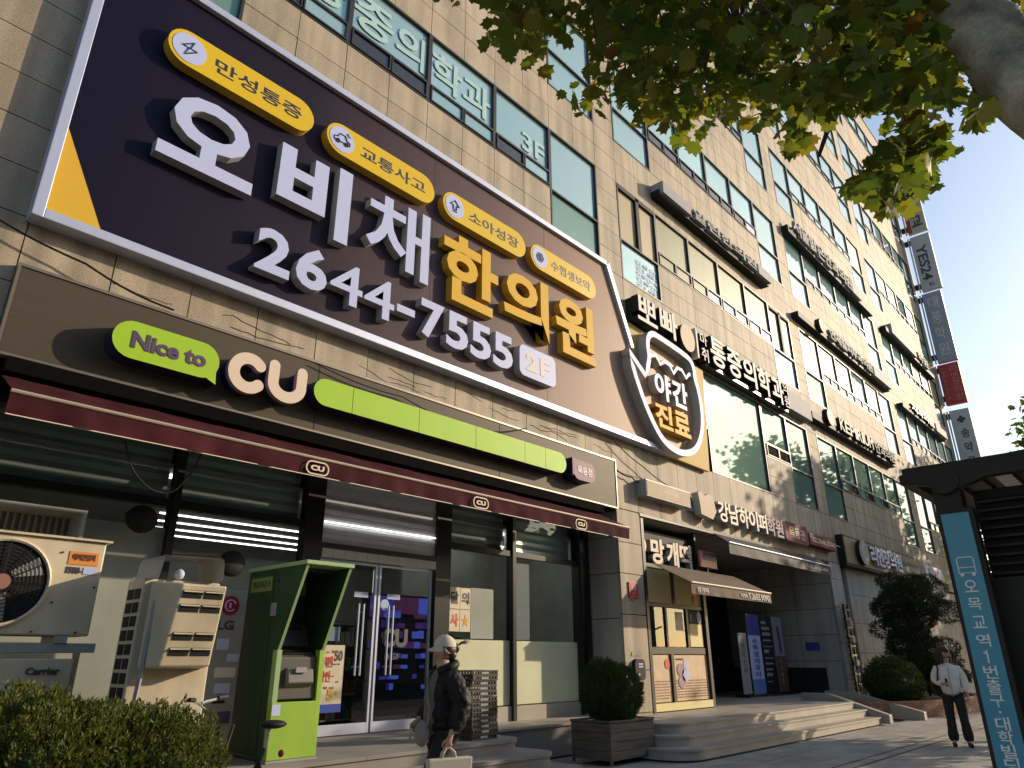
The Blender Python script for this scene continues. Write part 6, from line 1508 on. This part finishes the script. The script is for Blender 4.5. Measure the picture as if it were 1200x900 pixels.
skinned('sweater', {'a': ((0, -0.075, 0.82), (0.13, 0.11)), 'b': ((0, -0.085, 1.05), (0.125, 0.11)), 'c': ((0, -0.075, 1.28), (0.10, 0.09)), 'd': ((0, -0.01, 1.43), (0.068, 0.068))}, [('a', 'b'), ('b', 'c'), ('c', 'd')], M['greycloth'], p1, W1, A1)
local_mb(MB().tube([(0.105 * math.sin(a), 0.015 - 0.095 * math.cos(a), 1.44 + 0.035 * math.cos(a + math.pi)) for a in np.linspace(0.5, 2 * math.pi - 0.5, 20)], 0.042, 10), A1, W1).build('collar', M['puffer'], p1, smooth=True)
tz = {'a': ((0, 0.01, 0.95), 0.15)}; te = []
for sx, kn, an in ((1, (0.09, -0.16, 0.50), (0.09, -0.20, 0.11)), (-1, (-0.09, 0.04, 0.48), (-0.09, 0.23, 0.17))):
    q = str(sx); tz['h' + q] = ((sx * 0.09, 0, 0.85), 0.115); tz['k' + q] = (kn, 0.088); tz['n' + q] = (an, 0.085); te += [('a', 'h' + q), ('h' + q, 'k' + q), ('k' + q, 'n' + q)]
skinned('trousers', tz, te, M['trouser'], p1, W1, A1, 3, 0, (0.3, 0.002, 0.008))
for sx, an, toe in ((1, (0.09, -0.19, 0.06), (0.09, -0.36, 0.045)), (-1, (-0.09, 0.24, 0.12), (-0.09, 0.12, 0.04))):
    local_mb(MB().tube([an, tuple((Vector(an) + Vector(toe)) / 2), toe], [0.048, 0.046, 0.034], 10), A1, W1).build('shoe', M['shoe'], p1, smooth=True)
cp = MB(); nu = 24
for i in range(8):
    ph = math.pi / 2 * i / 7
    for jx in range(nu): th = 2 * math.pi * jx / nu; cp.v.append((0.101 * math.cos(ph) ** 0.9 * math.cos(th), 0.008 + 0.112 * math.cos(ph) ** 0.9 * math.sin(th), 1.625 + (0.112 + 0.004 * math.cos(3 * th)) * math.sin(ph)))
for i in range(7):
    for jx in range(nu): cp.f.append((i * nu + jx, i * nu + (jx + 1) % nu, (i + 1) * nu + (jx + 1) % nu, (i + 1) * nu + jx)); cp.mi.append(0)
capo = local_mb(cp, A1, W1).build('cap', M['cap'], p1, smooth=True)
bm2 = MB(); V = []
for i in range(13):
    a = math.radians(200 + 140 * i / 12)
    for k, (rx, ry) in enumerate(((0.098, 0.107), (0.095, 0.190))): V.append((rx * math.cos(a) * (1 if k == 0 else 0.95), 0.005 + ry * math.sin(a), 1.629 - 0.030 * k + (-0.018 * abs(math.cos(a)) * k)))
bm2.add(V, [(2 * i, 2 * i + 1, 2 * i + 3, 2 * i + 2) for i in range(12)]); bm2.add([(x, y, z - 0.007) for x, y, z in V], [(2 * i, 2 * i + 2, 2 * i + 3, 2 * i + 1) for i in range(12)])
local_mb(bm2, A1, W1).build('brim', M['cap'], capo, smooth=True)
for r in range(3): letters('cap_print', 'Any', (0, 0.001, 0, 0.001), 0, 0.001, M['greycloth'], None) if False else None
hb = MB().ellipsoid((0, 0.030, 1.60), (0.096, 0.092, 0.072)); hb.ellipsoid((0, 0.070, 1.555), (0.070, 0.055, 0.060)); hb.ellipsoid((0.0, 0.125, 1.615), (0.040, 0.038, 0.048)); hb.tube([(0.085, -0.045, 1.63), (0.090, -0.035, 1.585), (0.086, -0.030, 1.54)], [0.012, 0.009, 0.004], 6)
for k in range(26):
    a = random.uniform(-0.6, 0.6); hb.tube([(0.02 * a, 0.13, 1.63), (0.05 * a, 0.19, 1.655 + 0.02 * random.random()), (0.09 * a, 0.23 + 0.05 * random.random(), 1.665 + random.uniform(-.01, .045))], [0.0045, 0.003, 0.0012], 4)
local_mb(hb, A1, W1).build('hair', M['hairbrown'], p1, smooth=True)
cb = thing('crossbody_bag', tuple(Vector(W1) + Matrix.Rotation(A1, 3, 'Z') @ Vector((0.10, -0.24, 0.80))), 'soft grey crossbody bag hanging at the front of the woman in the cap', 'bag')
bgm = MB().ellipsoid((0.10, -0.25, 0.885), (0.095, 0.065, 0.105), 16, 10); bgm.ellipsoid((0.10, -0.25, 0.93), (0.085, 0.05, 0.07), 16, 8)
local_mb(bgm, A1, W1).build('pouch', M['bag'], cb, smooth=True)
local_mb(MB().tube([(0.18, -0.24, 0.95), (0.14, -0.20, 1.08), (0.05, -0.195, 1.25), (-0.06, -0.13, 1.40), (-0.10, 0.0, 1.44)], 0.009, 6), A1, W1).build('strap', M['bag'], cb)
for k in range(3): local_mb(MB().tube([(0.03 - 0.01 * k, -0.31, 0.93), (0.02, -0.335, 0.86 - 0.02 * k)], 0.006, 5), A1, W1).build('charm', M['signgrey'], cb)
tb = thing('tote_bag', tuple(Vector(W1) + Matrix.Rotation(A1, 3, 'Z') @ Vector((0.25, -0.06, 0.34))), 'canvas tote bag hanging from the hand of the woman in the cap', 'bag')
tm = MB().hex8([(0.235, -0.25, 0.34), (0.285, -0.25, 0.34), (0.285, 0.15, 0.34), (0.235, 0.15, 0.34), (0.225, -0.27, 0.70), (0.305, -0.27, 0.70), (0.305, 0.17, 0.70), (0.225, 0.17, 0.70)])
local_mb(tm, A1, W1).build('body', M['tote'], tb, bevel=0.015)
for x in (0.245, 0.28): local_mb(MB().tube([(x, -0.13, 0.68), (x - 0.002, -0.115, 0.74), (0.258, -0.075, 0.778), (0.258, -0.045, 0.778), (x - 0.002, -0.005, 0.74), (x, 0.01, 0.68)], 0.011, 7), A1, W1).build('handle', M['tote'], tb, smooth=True)

# -- the woman further off
W2 = (16.22, 3.74, 0); A2 = math.radians(-74)
p2 = thing('person', W2, 'dark-haired woman in an ivory jacket and flared black trousers beside the teal stop panel', 'person')
pts = {'pel': ((0, 0.01, 0.92), 0.13), 'sp': ((0, 0.0, 1.12), 0.11), 'ch': ((0, 0.0, 1.29), 0.125)}
edges = [('pel', 'sp'), ('sp', 'ch'), ('ch', 'neck')]
h = head_pts(pts, edges, 0.7)
for sx in (1, -1):
    q = str(sx); pts['hip' + q] = ((sx * 0.09, 0, 0.85), 0.09); pts['kn' + q] = ((sx * 0.10, -0.03 * sx, 0.48), 0.055); pts['an' + q] = ((sx * 0.12, 0.0, 0.10), 0.04); pts['toe' + q] = ((sx * 0.13, -0.14, 0.045), 0.032)
    edges += [('pel', 'hip' + q), ('hip' + q, 'kn' + q), ('kn' + q, 'an' + q), ('an' + q, 'toe' + q)]
for sx, sh, el, wr, pa in ((1, (0.17, 0, 1.36), (0.24, 0.04, 1.09), (0.24, -0.06, 0.88), (0.24, -0.08, 0.83)), (-1, (-0.17, 0, 1.36), (-0.25, 0.03, 1.10), (-0.12, -0.17, 1.06), (-0.08, -0.20, 1.09))):
    q = str(sx); pts['sh' + q] = (sh, 0.036); pts['el' + q] = (el, 0.04); pts['wr' + q] = (wr, 0.026)
    edges += [('ch', 'sh' + q), ('sh' + q, 'el' + q), ('el' + q, 'wr' + q)]
    hand_pts(pts, edges, 'wr' + q, pa, sx, 0.8, q)
skinned('body', pts, edges, M['skin'], p2, W2, A2)
face(p2, A2, W2, h, M['hair'])
j = {'a': ((0, 0.01, 0.82), (0.185, 0.175)), 'b': ((0, 0.01, 1.05), (0.19, 0.165)), 'c': ((0, 0.01, 1.28), (0.175, 0.145)), 'd': ((0, 0.012, 1.39), (0.10, 0.09)), 'e': ((0, 0.012, 1.435), (0.072, 0.072))}
je = [('a', 'b'), ('b', 'c'), ('c', 'd'), ('d', 'e')]
for sx, sh, el, wr in ((1, (0.185, 0.01, 1.33), (0.245, 0.045, 1.09), (0.242, -0.05, 0.90)), (-1, (-0.185, 0.01, 1.33), (-0.255, 0.03, 1.11), (-0.14, -0.15, 1.06))):
    q = str(sx); j['s' + q] = (sh, 0.08); j['l' + q] = (el, 0.072); j['w' + q] = (wr, 0.046); je += [('c', 's' + q), ('s' + q, 'l' + q), ('l' + q, 'w' + q)]
jk = skinned('jacket', j, je, M['whitepuffer'], p2, W2, A2, 4, 0, (0.09, 0.004, 0.006))
local_mb(MB().box(-0.006, 0.006, -0.168, -0.155, 0.85, 1.36), A2, W2).build('zip', M['signgrey'], jk)
tz = {'a': ((0, 0.01, 0.99), 0.145)}; te = []
for sx in (1, -1):
    q = str(sx); tz['h' + q] = ((sx * 0.095, 0, 0.83), 0.105); tz['k' + q] = ((sx * 0.105, -0.03 * sx, 0.48), 0.078); tz['n' + q] = ((sx * 0.125, 0.0, 0.07), 0.10); te += [('a', 'h' + q), ('h' + q, 'k' + q), ('k' + q, 'n' + q)]
    local_mb(MB().tube([(sx * 0.12, 0.03, 0.045), (sx * 0.125, -0.08, 0.045), (sx * 0.13, -0.18, 0.035)], [0.045, 0.045, 0.033], 10), A2, W2).build('shoe', M['shoe'], p2, smooth=True)
skinned('trousers', tz, te, M['trouser'], p2, W2, A2, 3, 0, (0.3, 0.002, 0.008))
hb = MB().ellipsoid(h(0, 0.022, 1.658), (0.116, 0.114, 0.088)); hb.ellipsoid(h(0, 0.07, 1.54), (0.125, 0.07, 0.15)); hb.ellipsoid(h(-0.096, -0.015, 1.54), (0.034, 0.060, 0.14)); hb.ellipsoid(h(0.096, -0.005, 1.54), (0.032, 0.055, 0.13))
local_mb(hb, A2, W2).build('hair', M['hair'], p2, smooth=True)
ph = own('phone', local_mb(MB().box(-0.085, -0.045, -0.232, -0.222, 1.02, 1.16), A2, W2), M['black'], 'dark phone held at the chest by the woman in ivory', 'phone')
bk2 = thing('backpack', tuple(Vector(W2) + Matrix.Rotation(A2, 3, 'Z') @ Vector((-0.16, 0.16, 0.85))), 'black backpack slung behind the right shoulder of the woman in ivory', 'backpack')
local_mb(MB().ellipsoid((-0.17, 0.16, 1.03), (0.15, 0.10, 0.21), 16, 10), A2, W2).build('pack', M['black'], bk2, smooth=True)
local_mb(MB().tube([(-0.16, 0.12, 1.2), (-0.17, 0.02, 1.425), (-0.16, -0.10, 1.33), (-0.20, -0.13, 1.15), (-0.25, 0.02, 0.98)], 0.014, 6), A2, W2).build('strap', M['black'], bk2)
